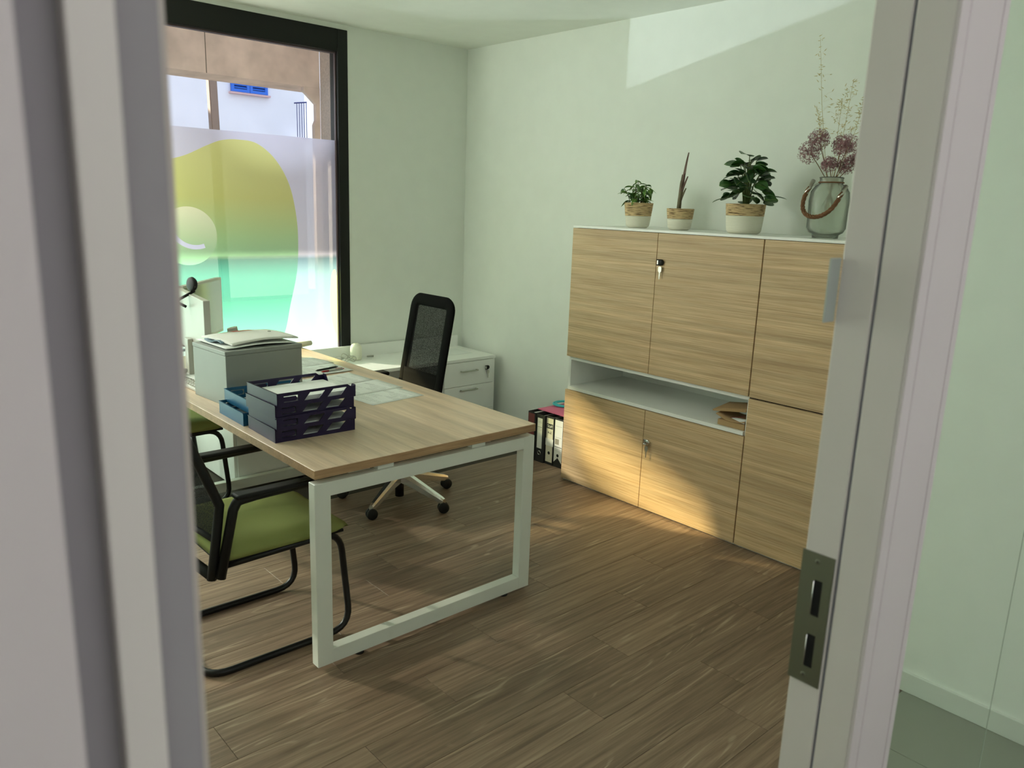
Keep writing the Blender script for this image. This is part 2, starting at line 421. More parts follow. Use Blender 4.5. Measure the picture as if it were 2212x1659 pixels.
# strike plate with two slots
sp = MB(); PX = XJR - .0015
ya, yb, za, zb = -4.3715, -4.3275, .994, 1.181
s1 = (-4.360, -4.3495, 1.089, 1.148); s2 = (-4.360, -4.3495, 1.021, 1.071)
yy = [ya, -4.359, -4.3475, yb]; zz = [za, 1.0185, 1.0665, 1.0935, 1.1445, zb]
for i in range(3):
    for j in range(5):
        if i == 1 and j in (1, 3): continue
        sp.box(PX, XJR + .001, yy[i], yy[i + 1], zz[j], zz[j + 1])
plate = sp.build('strike_plate', STEEL, d); plate['label'] = 'brushed steel strike plate with two dark slots'
for j in (1, 3):
    box('latch_slot', DARK, XJR - .0004, XJR + .0006, yy[1], yy[2], zz[j], zz[j + 1], plate)
    MB().tube([(PX - .0006, yy[2], zz[j] + .002), (PX - .0006, yy[2], zz[j + 1] - .002)], .0006, 6).build('slot_lip', CHROME, plate)
for z in (1.006, 1.170):
    s = MB().lathe([(0, .0006), (.0030, .0004), (.0036, 0)], n=16, M=Matrix.Translation((PX - .0002, -4.349, z)) @ Matrix.Rotation(R(-90), 4, 'Y')).build('screw', STEEL, plate)
    MB().box(PX - .0010, PX - .0007, -4.3505, -4.3475, z - .0004, z + .0004).box(PX - .0010, PX - .0007, -4.3494, -4.3486, z - .0016, z + .0016)\
        .build('screw_slot', DARK, plate)
# pale plate on the room side of the jamb
br = MB().box(-2.876, XJR + .0, -4.3295, -4.3265, 1.484, 1.562, .001, 1).build('catch_plate', mat('plate_grey', (.36, .40, .36, 1), .5), d)
br['label'] = 'pale flat plate on the room side of the jamb'
# door head
box('door_head', DOORPAINT, XJL, XJR, YD0, YD1, 2.06, 2.14, d)

# ---- left side of the doorway: casing, pocket slot, retracted leaf, room-side liner
d2 = empty('door_2', (-3.70, -4.38, 0), None, None); d2['kind'] = 'structure'
box('casing', CASING, -3.80, -3.7239, -4.4245, -4.40, 0, 2.14, d2, .001)
box('pocket_back', mat('pocket_grey', srgb(150, 146, 150), .8), -3.80, -3.66, -4.388, -4.384, 0, 2.06, d2)
leaf = box('door_leaf', DOORPAINT, -3.7010, -3.6810, -4.398, -4.362, .008, 2.05, d2, .001)
box('leaf_edge_strip', mat('edge_strip', srgb(178, 170, 156), .5), -3.6809, -3.6672, -4.372, -4.362, .008, 2.05, d2, .0006)
box('finger_pull', mat('pull_bronze', srgb(120, 102, 98), .4, .4), -3.6795, -3.6705, -4.3732, -4.3718, 1.391, 1.472, d2, .001)
box('jamb_liner', mat('liner_taupe', srgb(196, 188, 180), .5), -3.6600, XJL, -4.3465, YD1, 0, 2.14, d2, .001)
box('jamb_core', DOORPAINT, -3.80, -3.6600, -4.3460, YD1, 0, 2.14, d2)

# ---- frameless glass partition beside the casing
gp = empty('window_2', (-1.9, -4.40, 0), None, None); gp['kind'] = 'structure'
box('pane', GLASSG, CX1 + .001, -2.1100, -4.402, -4.400, .0, H, gp)
box('pane', GLASSG, -2.1075, -1.1035, -4.402, -4.400, .0, H, gp)
box('pane_joint', mat('silicone', srgb(170, 178, 168), .4), -2.1099, -2.1076, -4.4018, -4.4002, .0, H, gp)

# ================================================================ window
wn = empty('window_1', (-2.6, 0.0, 0), None, None); wn['kind'] = 'structure'
fr = MB()
fr.box(-1.069, WX1 - .001, -.006, .10, WZ0, WZ1 - .001, .004, 2)
fr.box(WX0 + .001, WX0 + .075, -.006, .10, WZ0, WZ1 - .001, .004, 2)
fr.box(WX0 + .076, -1.0695, -.006, .10, 2.531, WZ1 - .001, .004, 2)
fr.box(WX0 + .076, -1.0695, -.006, .10, WZ0, .10, .004, 2)
fr.build('window_frame', BLACKFR, wn)
bd = MB(); bd.box(-1.078, -1.0692, .018, .032, .10, 2.531).box(WX0 + .08, -1.0785, .018, .032, 2.522, 2.5308)
bd.build('glazing_bead', mat('bead_taupe', srgb(96, 80, 84), .5), wn)
box('pane', GLASS, WX0 + .076, -1.0693, .040, .046, .1002, 2.5218, wn)

# film: printed sheet cut into its shapes by a constrained triangulation
def catmull(P, n=8):
    out = []; m = len(P)
    for i in range(m):
        p0, p1, p2, p3 = [Vector(P[(i + k - 1) % m]) for k in range(4)]
        for j in range(n):
            t = j / n
            out.append(.5 * ((2 * p1) + (p2 - p0) * t + (2 * p0 - 5 * p1 + 4 * p2 - p3) * t * t + (3 * p1 - p0 - 3 * p2 + p3) * t ** 3))
    return out
FX0, FX1, FZ0, FZ1 = WX0 + .078, -1.0788, .102, 1.987
blob = catmull([(-1.73, 1.941), (-1.614, 1.926), (-1.497, 1.838), (-1.408, 1.687), (-1.365, 1.486), (-1.358, 1.30), (-1.374, 1.12), (-1.424, .919), (-1.469, .738),
                (-1.56, .56), (-1.72, .45), (-1.90, .50), (-2.00, .62), (-2.10, .74), (-2.24, .82), (-2.42, .88), (-2.60, 1.02), (-2.70, 1.25), (-2.66, 1.48), (-2.52, 1.66), (-2.36, 1.755), (-2.218, 1.785), (-2.066, 1.826), (-1.928, 1.893), (-1.835, 1.930)], 6)
disc = [Vector((-2.062 + .172 * math.cos(a * math.pi / 30), 1.366 + .172 * math.sin(a * math.pi / 30))) for a in range(60)]
ac, ar = (-2.018, 1.452), .155
arc_in = [Vector((ac[0] + (ar - .016) * math.cos(R(a)), ac[1] + (ar - .016) * math.sin(R(a)))) for a in range(205, 292, 6)]
arc_out = [Vector((ac[0] + (ar + .010) * math.cos(R(a)), ac[1] + (ar + .010) * math.sin(R(a)))) for a in range(289, 203, -6)]
arcp = arc_in + arc_out
lime = catmull([(-1.0788 - .001, 1.10), (-1.115, 1.12), (-1.128, 1.0), (-1.13, .90), (-1.115, .78), (-1.09, .70), (-1.0798, .66)], 5)
lime = [Vector((min(p.x, FX1 - .0005), p.y)) for p in lime]
def inside(p, poly):
    c = False; n = len(poly)
    for i in range(n):
        a, b = poly[i], poly[(i + 1) % n]
        if (a.y > p.y) != (b.y > p.y) and p.x < (b.x - a.x) * (p.y - a.y) / (b.y - a.y) + a.x: c = not c
    return c
rect = [Vector((FX0, FZ0)), Vector((FX1, FZ0)), Vector((FX1, FZ1)), Vector((FX0, FZ1))]
vs, es = [], []
for lp in (rect, blob, disc, arcp, lime):
    n0 = len(vs); vs += lp; es += [(n0 + i, n0 + (i + 1) % len(lp)) for i in range(len(lp))]
V, E_, F_, _, _, _ = geometry.delaunay_2d_cdt(vs, es, [], 1, 1e-6)
def film_piece(name, test, m, label=None):
    mb = MB(); vv = [mb.bm.verts.new((p.x, .030, p.y)) for p in V]
    for f in F_:
        c = sum((V[i] for i in f), Vector((0, 0))) / len(f)
        if test(c): mb.bm.faces.new([vv[i] for i in f])
    bmesh.ops.delete(mb.bm, geom=[v for v in mb.bm.verts if not v.link_faces], context='VERTS')
    o = mb.build(name, m, wn)
    if label: o['label'] = label
    return o
film_piece('window_film', lambda c: not inside(c, blob) and not inside(c, disc) and not inside(c, lime), VB, 'pale frosted film over the lower window')
film_piece('printed_blob', lambda c: inside(c, blob) and not inside(c, disc), VBLOB, 'yellow green to teal printed rounded shape')
film_piece('printed_disc', lambda c: inside(c, disc) and not inside(c, arcp), VDISC, 'paler printed disc')
film_piece('printed_arc', lambda c: inside(c, arcp), VARC, 'pale lilac printed arc')
film_piece('printed_edge_shape', lambda c: inside(c, lime), VLIME, 'lime printed shape at the frame')

# ================================================================ outside
struct(box('street_ground', STREET, -14, 9, .25, 16, -.12, -.05))
pc = empty('porch_beam', (-2.5, 2.1, 2.545), None, None); pc['kind'] = 'structure'
pb = MB(); pb.prism([(-7, 2.0, 2.58), (-7, 2.25, 2.56), (-7, 2.25, 3.35), (-7, 2.0, 3.35)], (6.89, 0, 0)); pb.build('beam', CONC, pc)
box('beam_joint', mat('joint_grey', srgb(120, 108, 96), .9), -1.137, -1.130, 1.9985, 2.001, 2.58, 3.35, pc)
MB().box(-7, -.11, 2.2505, 4.2, 2.858, 3.1).box(-7, .15, .255, 4.2, 3.352, 3.45).build('sun_block_slab', CONC, pc)  # unseen slabs added to cut the sun off the upper film
struct(box('porch_side_wall', ROUGH, -.108, .15, .255, 1.998, -.05, 3.351))
pp = MB(); pp.prism([(-.150, 2.0, -.05), (-.109, 2.0, -.05), (-.109, 2.0, 2.579), (-.270, 2.0, 2.579), (-.270, 2.0, 2.545), (-.150, 2.0, 2.44), (-.150, 2.0, 2.30), (-.168, 2.0, 2.26), (-.168, 2.0, -.05)], (0, .05, 0))
struct(pp.build('porch_post', CONC))
hs = empty('white_house', (-2.5, 8.0, -.05), 'white rendered house across the street, seen through the window top', 'house')
box('house_wall', HOUSE, -9.0, 2.855, 8.0, 9.6, -.05, 3.47, hs)
def shutter(x0, x1):
    z0, z1 = 3.215, 3.44; f = MB(); b = .045
    f.box(x0, x0 + b, 7.95, 7.99, z0, z1).box(x1 - b, x1, 7.95, 7.99, z0, z1).box(x0 + b, x1 - b, 7.95, 7.99, z0, z0 + b).box(x0 + b, x1 - b, 7.95, 7.99, z1 - b, z1)
    s = f.build('shutter', SHUT, hs)
    z = z0 + b + .012
    while z < z1 - b - .03:
        MB().prism([(x0 + b, 7.955, z), (x0 + b, 7.985, z + .022), (x0 + b, 7.985, z + .030), (x0 + b, 7.955, z + .008)], (x1 - x0 - 2 * b, 0, 0)).build('slat', SHUT, s); z += .042
shutter(1.585, 1.884); shutter(1.890, 2.190)
box('window_recess', mat('recess_blue', srgb(20, 50, 110), .8), 1.587, 2.188, 7.9905, 7.9995, 3.213, 3.44, hs)
box('sill', SILL, 1.555, 2.222, 7.92, 7.9995, 3.180, 3.208, hs)
rl = empty('balcony_railing', (2.72, 7.75, 2.55), 'dark blue vertical bar railing at the corner of the white house', 'railing')
RAILM = mat('railing_blue', srgb(52, 56, 120), .5)
MB().tube([(2.52, 7.7, 3.115), (2.74, 7.7, 3.150)], .011, 8).build('handrail', RAILM, rl)
for i in range(5):
    x = 2.565 + .042 * i
    MB().tube([(x, 7.7, 2.56), (x, 7.7, 3.118 + i * .006)], .0065, 6).build('baluster', RAILM, rl)
MB().tube([(2.54, 7.7, 2.565), (2.76, 7.7, 2.575)], .009, 8).build('bottom_rail', RAILM, rl)
struct(box('balcony_slab', HOUSE, 2.52, 2.80, 7.66, 7.9995, 2.50, 2.55))
po = MB().prism([(.52, 6.0, -.05), (.63, 6.0, -.05), (.565, 6.0, 3.4), (.455, 6.0, 3.4)], (0, .11, 0), bev=.012)
tag(po.build('street_post', mat('weathered_post', srgb(140, 122, 108), .9, bump=.9, bscale=40)), 'rough weathered post standing in the street before the white house', 'post')

# ================================================================ the desk
DXL, DXR, DY0, DY1 = -2.6266, -1.6274, -2.549, -0.436
dk = empty('desk', ((DXL + DXR) / 2, (DY0 + DY1) / 2, 0), 'office desk with a beech top on white square-tube frames', 'desk')
tp = MB().box(DXL, DXR, DY0, DY1, .7085, .7400, .0012, 1)
tpo = tp.build('tabletop', [DESKW, DESKE], dk)
for p in tpo.data.polygons:
    if abs(p.normal.z) < .5: p.material_index = 1
def end_frame(y0, y1):
    T = .060; o = (DXL + .0, DXR - .0, .015, .690)
    f = MB()
    f.prism([(o[0], y0, o[2]), (o[1], y0, o[2]), (o[1], y0, o[3]), (o[0], y0, o[3])], (0, 0.0001, 0)) if False else None
    f.box(o[0], o[0] + T, y0, y1, o[2], o[3], .002, 1)
    f.box(o[1] - T, o[1], y0, y1, o[2], o[3], .002, 1)
    f.box(o[0] + T - .003, o[1] - T + .003, y0 + .0006, y1 - .0006, o[3] - .050, o[3] - .0008, .001, 1)
    f.box(o[0] + T - .003, o[1] - T + .003, y0 + .0006, y1 - .0006, o[2] + .0008, o[2] + .055, .001, 1)
    e = f.build('end_frame', WHITEM, dk)
    for x in (-2.45, -1.75):
        MB().lathe([(0, 0), (.018, 0), (.018, .008), (.006, .010), (.006, .016)], (x, (y0 + y1) / 2 + .004, 0), 16).build('levelling_foot', RUBBER, e)
    for x0 in (-2.375, -1.950):
        box('spacer', WHITEM, x0, x0 + .066, y0 + .012, y1 - .002, .6900, .7084, e)
end_frame(DY0 + .003, DY0 + .045); end_frame(-.72, -.678)
box('side_rail', WHITEM, DXL + .20, DXL + .24, DY0 + .046, -.721, .655, .690, dk, .002)
box('side_rail', WHITEM, DXR - .24, DXR - .20, DY0 + .046, -.721, .655, .690, dk, .002)

# low cabinet under the far end of the desk
lc = empty('low_cabinet', (-1.75, -.36, 0), 'white low cabinet standing on the floor under the far end of the desk', 'cabinet')
box('body', WHITE, -2.12, -1.33, -.640, -.06, 0, .52, lc, .002)
box('door', WHITE, -2.103, -1.728, -.6515, -.6405, .045, .505, lc, .0015)
box('door', WHITE, -1.724, -1.345, -.6515, -.6405, .045, .505, lc, .0015)

# credenza along the window wall
cz = empty('credenza', (-.70, -.26, 0), 'white drawer credenza running along the window wall', 'credenza')
box('worktop', WHITE, -1.325, -.058, -.476, -.030, .508, .530, cz, .0015)
box('back_rail', WHITE, -1.60, -.066, -.030, -.012, .35, .615, cz, .0015)
box('side_panel', WHITE, -.076, -.060, -.470, -.032, 0, .5078, cz, .001)
box('carcass', WHITE, -.528, -.0765, -.462, -.032, 0.0, .5078, cz, .001)
box('knee_panel', WHITE, -1.325, -.530, -.060, -.040, .20, .5078, cz, .001)
METALH = mat('satin_handle', srgb(190, 188, 178), .3, .9)
def lockset(parent, M, big=1.0, m1=None):
    """cam lock body with a folded key hanging from it; local +Z points out of the door"""
    k = big
    b = MB().lathe([(.0105 * k, 0), (.0105 * k, .010), (.009 * k, .012), (0, .012)], n=20, M=M)
    b.box(-.0165 * k, -.002, -.0105 * k, -.0070 * k, .002, .014, .001, 1, M=M).box(-.0165 * k, -.002, .0070 * k, .0105 * k, .002, .014, .001, 1, M=M)
    lk = b.build('lock', m1 or BLACKP, parent)
    MB().box(-.0145 * k, -.010 * k, -.007 * k, .007 * k, .003, .011, M=M).build('lock_insert', METALH, lk)
    key = MB().prism([Vector((x * k, y * k, .010)) for x, y in ((-.0045, -.014), (.0045, -.014), (.0075, -.022), (.0065, -.030), (.0022, -.036), (.0016, -.056), (0, -.059), (-.0018, -.056), (-.0022, -.036), (-.0070, -.030), (-.0075, -.021))], Vector((0, 0, .0022)), M=M)
    key.build('key', METALH, lk)
drs = [(.3315, .5050), (.1400, .3285), (.012, .137)]
# local axes for a front facing -Y: x->x, y->z, z->-y
MF = lambda x, y, z: Matrix(((1, 0, 0, x), (0, 0, -1, y), (0, 1, 0, z), (0, 0, 0, 1)))
# for a front facing -X: x->-y, y->z, z->-x
MX = lambda x, y, z: Matrix(((0, 0, -1, x), (-1, 0, 0, y), (0, 1, 0, z), (0, 0, 0, 1)))
for i, (z0, z1) in enumerate(drs):
    dr = box('drawer', WHITE, -.526, -.0785, -.4755, -.4630, z0, z1, cz, .001)
    if i < 2:
        zc = z0 + .108 if i == 0 else z0 + .160
        MB().box(-.385, -.235, -.499, -.492, zc - .005, zc + .005, .002).box(-.383, -.375, -.4925, -.4754, zc - .004, zc + .004).box(-.245, -.237, -.4925, -.4754, zc - .004, zc + .004).build('handle', METALH, dr)
    if i == 0: lockset(dr, MF(-.135, -.4756, .447), 1.35)

# ================================================================ the wall cabinet
CXF = -.5165
cb = empty('storage_cabinet', (-.26, -2.55, 0), 'tall oak-fronted storage cabinet with white carcass and open niche', 'cabinet')
Y0, Y1, YM, Y2 = -1.640, -2.845, -2.2425, -3.45
c = MB()
c.box(-.498, -.005, Y0 - .022, Y0 - .004, .01, 1.500)                # left side
c.box(-.498, -.005, Y1 - .009, Y1 + .009, .01, 1.500)                # divider
c.box(-.498, -.005, Y2, Y2 + .018, .01, 1.500)
c.box(-.498, -.005, Y2, Y0 - .004, .0, .022)
c.box(-.515, -.022, Y1 + .009, Y0 - .022, .5665, .5850)             # niche floor
c.box(-.4985, -.022, Y1 + .009, Y0 - .022, .7415, .7600)            # niche roof
c.box(-.022, -.005, Y2 + .018, Y0 - .022, .02, 1.500)               # back
c.build('carcass', WHITE, cb)
box('gap_shade_strip', DARK, -.4990, -.4983, Y1 - .0055, Y1 + .0012, .02, 1.498, cb)  # dark strips added for the shade in the door gaps
box('gap_shade_strip', DARK, -.4990, -.4983, Y2 + .01, Y1 - .006, .753, .762, cb)
box('top_panel', WHITE, -.518, -.004, Y2, Y0 - .002, 1.5005, 1.5135, cb, .001)
G = .0016
def cdoor(ya, yb, z0, z1, lock=None):
    # ya > yb
    o = box('door', OAK, CXF, -.4992, yb + G, ya - G, z0 + G, z1 - G, cb, .0008)
    if lock: lockset(o, MX(CXF - .0004, lock[0], lock[1]), 1.45, lock[2])
    return o
cdoor(Y0, YM, .7615, 1.500); cdoor(YM, Y1, .7615, 1.500, (-2.277, 1.352, BLACKP))
cdoor(Y0, YM, .010, .5640); cdoor(YM, Y1, .010, .5640, (-2.277, .393, CHROME))
cdoor(Y1 - .0030, Y2, .7595, 1.500); cdoor(Y1 - .0030, Y2, .010, .7555)

# ================================================================ visitor chairs
def visitor_chair(loc, label, rz=0.0):
    o = empty('visitor_chair', loc, label, 'chair', 'green visitor chairs at the near side of the desk', rz)
    Mw = WM[o.name]
    # frame: one continuous tube per side joined at the back of the sled
    def tubepath(sgn):
        y = .2185 * sgn
        return fillet([(-.285, 0, .013), (-.285, y, .013), (.262, y, .013), (.222, y, .415), (-.215, y, .405)], .085, 6)
    a = tubepath(-1); b_ = tubepath(1)
    path = list(reversed(b_)) + a[1:]
    MB().tube(path, .0125, 12).build('sled_frame', BLACKM, o, M=Mw)
    for s in (-1, 1):
        MB().box(-.02, .0, .2085 * s - .010, .2085 * s + .010, 0, .001)
    # seat pad: superellipse cushion with falling front edge
    nx, ny = 18, 16
    def zt(u, v):
        x = u; e = max(0, (x - .13) / .13)
        edge = max(0, (abs(v) - .185) / .055)
        back = max(0, (-x - .17) / .07)
        return .476 - .040 * min(1, e) ** 2 * 1.0 - .030 * min(1, edge) ** 2 - .012 * min(1, back) ** 2 - .006 * (1 - (v / .24) ** 2)
    P = []
    for i in range(nx + 1):
        u = -.235 + .495 * i / nx; rowp = []
        for j in range(ny + 1):
            v = -.238 + .476 * j / ny
            k = 1.0
            if u > .18: k = 1 - .10 * ((u - .18) / .08) ** 2
            if u < -.19: k = 1 - .06 * ((-.19 - u) / .045) ** 2
            rowp.append((u, v * k, zt(u, v * k)))
        P.append(rowp)
    top = MB(); bmx = top.bm
    V = [[bmx.verts.new(p) for p in r] for r in P]
    W = [[bmx.verts.new((p[0] * .985, p[1] * .985, .424 if p[0] < .2 else .424 + (p[0] - .2) * .1)) for p in r] for r in P]
    for i in range(nx):
        for j in range(ny):
            f = bmx.faces.new((V[i][j], V[i + 1][j], V[i + 1][j + 1], V[i][j + 1])); f.smooth = True
            bmx.faces.new((W[i][j], W[i][j + 1], W[i + 1][j + 1], W[i + 1][j]))
    rim = [(i, 0) for i in range(nx + 1)] + [(nx, j) for j in range(1, ny + 1)] + [(i, ny) for i in range(nx - 1, -1, -1)] + [(0, j) for j in range(ny - 1, 0, -1)]
    for p, q in zip(rim, rim[1:] + rim[:1]):
        f = bmx.faces.new((V[q[0]][q[1]], V[p[0]][p[1]], W[p[0]][p[1]], W[q[0]][q[1]])); f.smooth = True
    top.build('seat', GREEN, o, M=Mw)
    MB().box(-.228, .235, -.226, .226, .412, .4235, .003).build('seat_pan', BLACKP, o, M=Mw)
    # backrest: frame with lumbar curve and a mesh panel
    def bx(z):                      # x of back plane at height z
        if z < .62: return -.243 + (z - .37) * .14
        return -.208 - (z - .62) * .37
    zs = [.365, .42, .48, .55, .62, .68, .75, .82, .868]
    halfw = [.214, .216, .218, .220, .220, .217, .212, .204, .192]
    f = MB()
    for s in (-1, 1):
        L_ = [(bx(z) - .010, s * h, z) for z, h in zip(zs, halfw)]
        f.tube(L_, .0165, 10, sy=.9)
    f.tube([(bx(.375) - .008, -.21, .375), (bx(.375) - .016, 0, .368), (bx(.375) - .008, .21, .375)], .018, 10)
    f.tube([(bx(.868) - .010, -.192, .868), (bx(.868) - .020, 0, .876), (bx(.868) - .010, .192, .868)], .014, 10)
    f.tube([(bx(.50) - .012, -.212, .500), (bx(.50) - .022, 0, .490), (bx(.50) - .012, .212, .500)], .010, 8)
    f.build('back_frame', BLACKP, o, M=Mw)
    Pm = []
    for z in [.50 + .37 * i / 14 for i in range(15)]:
        h = .205 if z < .7 else .205 - (z - .7) * .14
        Pm.append([(bx(z) - .010 - .012 * (1 - (j / 5 - 1) ** 2), h * (j / 5 - 1), z) for j in range(11)])
    MB().grid(Pm).build('back_mesh', MESHM, o, M=Mw)
    # armrests
    for s in (-1, 1):
        y = s * .236
        am = MB().tube(fillet([(-.232, y, .372), (-.180, y, .600), (-.165, y, .628), (-.10, y, .634), (.155, y, .640)], .02, 3), [.0165] * 4 + [.018] * 4 + [.0185] * 4 + [.017] * 2 if False else .0165, 10, sy=1.05)
        am.build('arm_frame', BLACKP, o, M=Mw)
        pd = MB().box(-.175, .160, y - .024, y + .024, .636, .654, .007, 3)
        pd.build('armrest', BLACKP, o, M=Mw)
    return o
# mesh fabric: an open weave
def mesh_mat():
    m = bpy.data.materials.new('black_mesh'); m.use_nodes = True; nt = m.node_tree; b = nt.nodes['Principled BSDF']
    b.inputs['Base Color'].default_value = (.010, .010, .011, 1); b.inputs['Roughness'].default_value = .9; b.inputs['Specular IOR Level'].default_value = .08
    o = nt.nodes['Material Output']; t = nt.nodes.new('ShaderNodeBsdfTransparent'); ms = nt.nodes.new('ShaderNodeMixShader')
    ge = nt.nodes.new('ShaderNodeTexCoord'); n = nt.nodes.new('ShaderNodeTexVoronoi'); n.inputs['Scale'].default_value = 420
    nt.links.new(ge.outputs['Object'], n.inputs['Vector'])
    mr = nt.nodes.new('ShaderNodeMapRange'); mr.inputs[1].default_value = .15; mr.inputs[2].default_value = .5; mr.inputs[3].default_value = .48; mr.inputs[4].default_value = .95
    nt.links.new(n.outputs['Distance'], mr.inputs[0]); nt.links.new(mr.outputs[0], ms.inputs[0])
    nt.links.new(t.outputs[0], ms.inputs[1]); nt.links.new(b.outputs[0], ms.inputs[2]); nt.links.new(ms.outputs[0], o.inputs[0])
    return m
MESHM = mesh_mat()
visitor_chair((-2.655, -2.145, 0), 'visitor chair with green seat by the near corner of the desk')
visitor_chair((-2.49, -.625, 0), 'visitor chair half hidden behind the first, near the window end')

# ================================================================ office swivel chair
BLACKC = mat('matt_black_shell', (.006, .006, .006, 1), .85, spec=.08)
oc = empty('office_chair', (-1.482, -1.340, 0), 'black mesh-backed swivel chair on a polished five-star base behind the desk', 'chair')
ccx, ccy = -1.482, -1.340
for a in (-151, -76, -3, 67, 140):
    d_ = Vector((math.cos(R(a)), math.sin(R(a)), 0)); n_ = Vector((-d_.y, d_.x, 0)); c0 = Vector((ccx, ccy, 0))
    leg = MB(); secs = [(.020, .028, .172, .060), (.10, .024, .152, .052), (.22, .018, .112, .042), (.300, .014, .086, .034), (.318, .012, .078, .028)]
    rings = []
    for (rr, hw, zt_, th) in secs:
        p = c0 + d_ * rr
        rings.append([leg.bm.verts.new(p + n_ * hw * .55 + Vector((0, 0, zt_))), leg.bm.verts.new(p - n_ * hw * .55 + Vector((0, 0, zt_))),
                      leg.bm.verts.new(p - n_ * hw + Vector((0, 0, zt_ - th * .35))), leg.bm.verts.new(p - n_ * hw + Vector((0, 0, zt_ - th))), leg.bm.verts.new(p + n_ * hw + Vector((0, 0, zt_ - th))), leg.bm.verts.new(p + n_ * hw + Vector((0, 0, zt_ - th * .35)))])
    for A, B in zip(rings, rings[1:]):
        for k in range(6): leg.bm.faces.new((A[k], A[(k + 1) % 6], B[(k + 1) % 6], B[k]))
    leg.bm.faces.new(rings[0]); leg.bm.faces.new(rings[-1][::-1])
    bmesh.ops.recalc_face_normals(leg.bm, faces=leg.bm.faces)
    lo = leg.build('base_arm', CHROME, oc)
    p = c0 + d_ * .312
    ca = R(236 + 26 * math.sin(a * 1.7))
    ax = Vector((math.cos(ca), math.sin(ca), 0))
    rot = Vector((0, 0, 1)).rotation_difference(ax).to_matrix().to_4x4()
    cst = MB()
    for s in (-1, 1):
        Mx = Matrix.Translation(p + ax * (s * .0115) + Vector((0, 0, .030))) @ rot
        cst.lathe([(0, -.010), (.024, -.010), (.0285, -.007), (.0295, 0), (.0285, .007), (.024, .010), (0, .010)], n=24, M=Mx)
    cst.tube([p + Vector((0, 0, .028)), p + Vector((0, 0, .052))], .007, 10)
    cst.build('castor', RUBBER, lo)
MB().tube([(ccx, ccy, .022), (ccx, ccy, .125)], .024, 20).tube([(ccx, ccy, .1255), (ccx, ccy, .26)], .029, 20).tube([(ccx, ccy, .26), (ccx, ccy, .40)], .018, 16).build('gas_column', BLACKP, oc)
MB().lathe([(.030, .112), (.037, .116), (.037, .174), (.030, .178)], (ccx, ccy, 0), 24).build('base_hub', CHROME, oc)
MB().box(ccx - .12, ccx + .10, ccy - .07, ccy + .07, .400, .432, .012, 3).build('mechanism', BLACKP, oc)
stx = MB(); b0 = bmesh.new()
stx.box(ccx - .25, ccx + .23, ccy - .235, ccy + .235, .433, .492, .026, 4)
stx.build('seat', mat('black_fabric', srgb(26, 27, 26), .95, bump=.4, bscale=700), oc)
# backrest
yc = -1.310
def ob(z): return -1.340 + (z - .60) * .21 + (0.02 * ((.75 - z) / .3) ** 2 if z < .75 else 0)
def oh(z): return .196 + .012 * math.sin(math.pi * min(1, max(0, (z - .45) / .65)))
ring_o, ring_i = [], []
def rrect(z0, z1, off, rad, n=7):
    out = []
    for (cz_, sy, a0) in ((z1 - rad, 1, 0), (z1 - rad, -1, 90), (z0 + rad, -1, 180), (z0 + rad, 1, 270)):
        for i in range(n + 1):
            a = R(a0 + 90 * i / n)
            z = cz_ + rad * math.sin(a)
            y = sy * (oh(z) - off - rad) + rad * math.cos(a)
            out.append((y, z))
    return out
# the inside edge leaves a tall rounded window filled with mesh; a padded lower part is solid
def P3(y, z, t): return (ob(z) + t - .012 * (1 - (y / .2) ** 2), yc + y, z)
of_ = MB().tube([P3(y, z, 0) for y, z in rrect(.500, 1.085, .034, .045)], .0145, 12, closed=True, sy=2.3)
lowp = []
for i in range(9):
    z = .500 + .205 * i / 8
    lowp.append([P3((oh(z) - .030) * (j / 5 - 1), z, -.006) for j in range(11)])
of_.grid(lowp, .012)
of_.build('back_frame', BLACKC, oc)
Pm = []
for i in range(13):
    z = .695 + .370 * i / 12
    Pm.append([P3((oh(z) - .046) * (j / 5 - 1), z, 0) for j in range(11)])
MB().grid(Pm).build('back_mesh', MESHM, oc)
MB().tube(fillet([(ccx + .05, yc, .415), (-1.30, yc, .415), (-1.245, yc, .47), (-1.285, yc, .60)], .04, 5), .022, 12).build('back_stem', CHROME, oc)
for s in (-1, 1):
    y = yc + s * .262
    ar_ = MB().tube(fillet([(-1.44, yc + s * .20, .425), (-1.36, y, .44), (-1.36, y, .56), (-1.40, y, .600), (-1.47, y, .606)], .04, 5), .012, 10)
    ar_.build('arm_bracket', CHROME, oc)
    zA = .641 if s > 0 else .612
    MB().box(-1.62, -1.375, y - .035, y + .035, zA, zA + .024, .010, 3).build('armrest', BLACKP, oc)

# ================================================================ things on the desk
TZ = .7401
def rot2(x, y, a): return (x * math.cos(a) - y * math.sin(a), x * math.sin(a) + y * math.cos(a))
# white drawer box
bxo = empty('drawer_box', (-2.365, -1.455, TZ), 'grey-white drawer box standing on the desk', 'box', rz=R(4.5))
Mb = WM[bxo.name]
MB().box(-.1795, .1795, -.150, .150, 0, .218, .002, 2).build('body', mat('grey_white_box', (.29, .31, .29, 1), .5), bxo, M=Mb)
MB().box(-.1815, .1815, -.152, .152, .2185, .2370, .003, 2).build('lid', mat('grey_white_box', (.29, .31, .29, 1), .5), bxo, M=Mb)
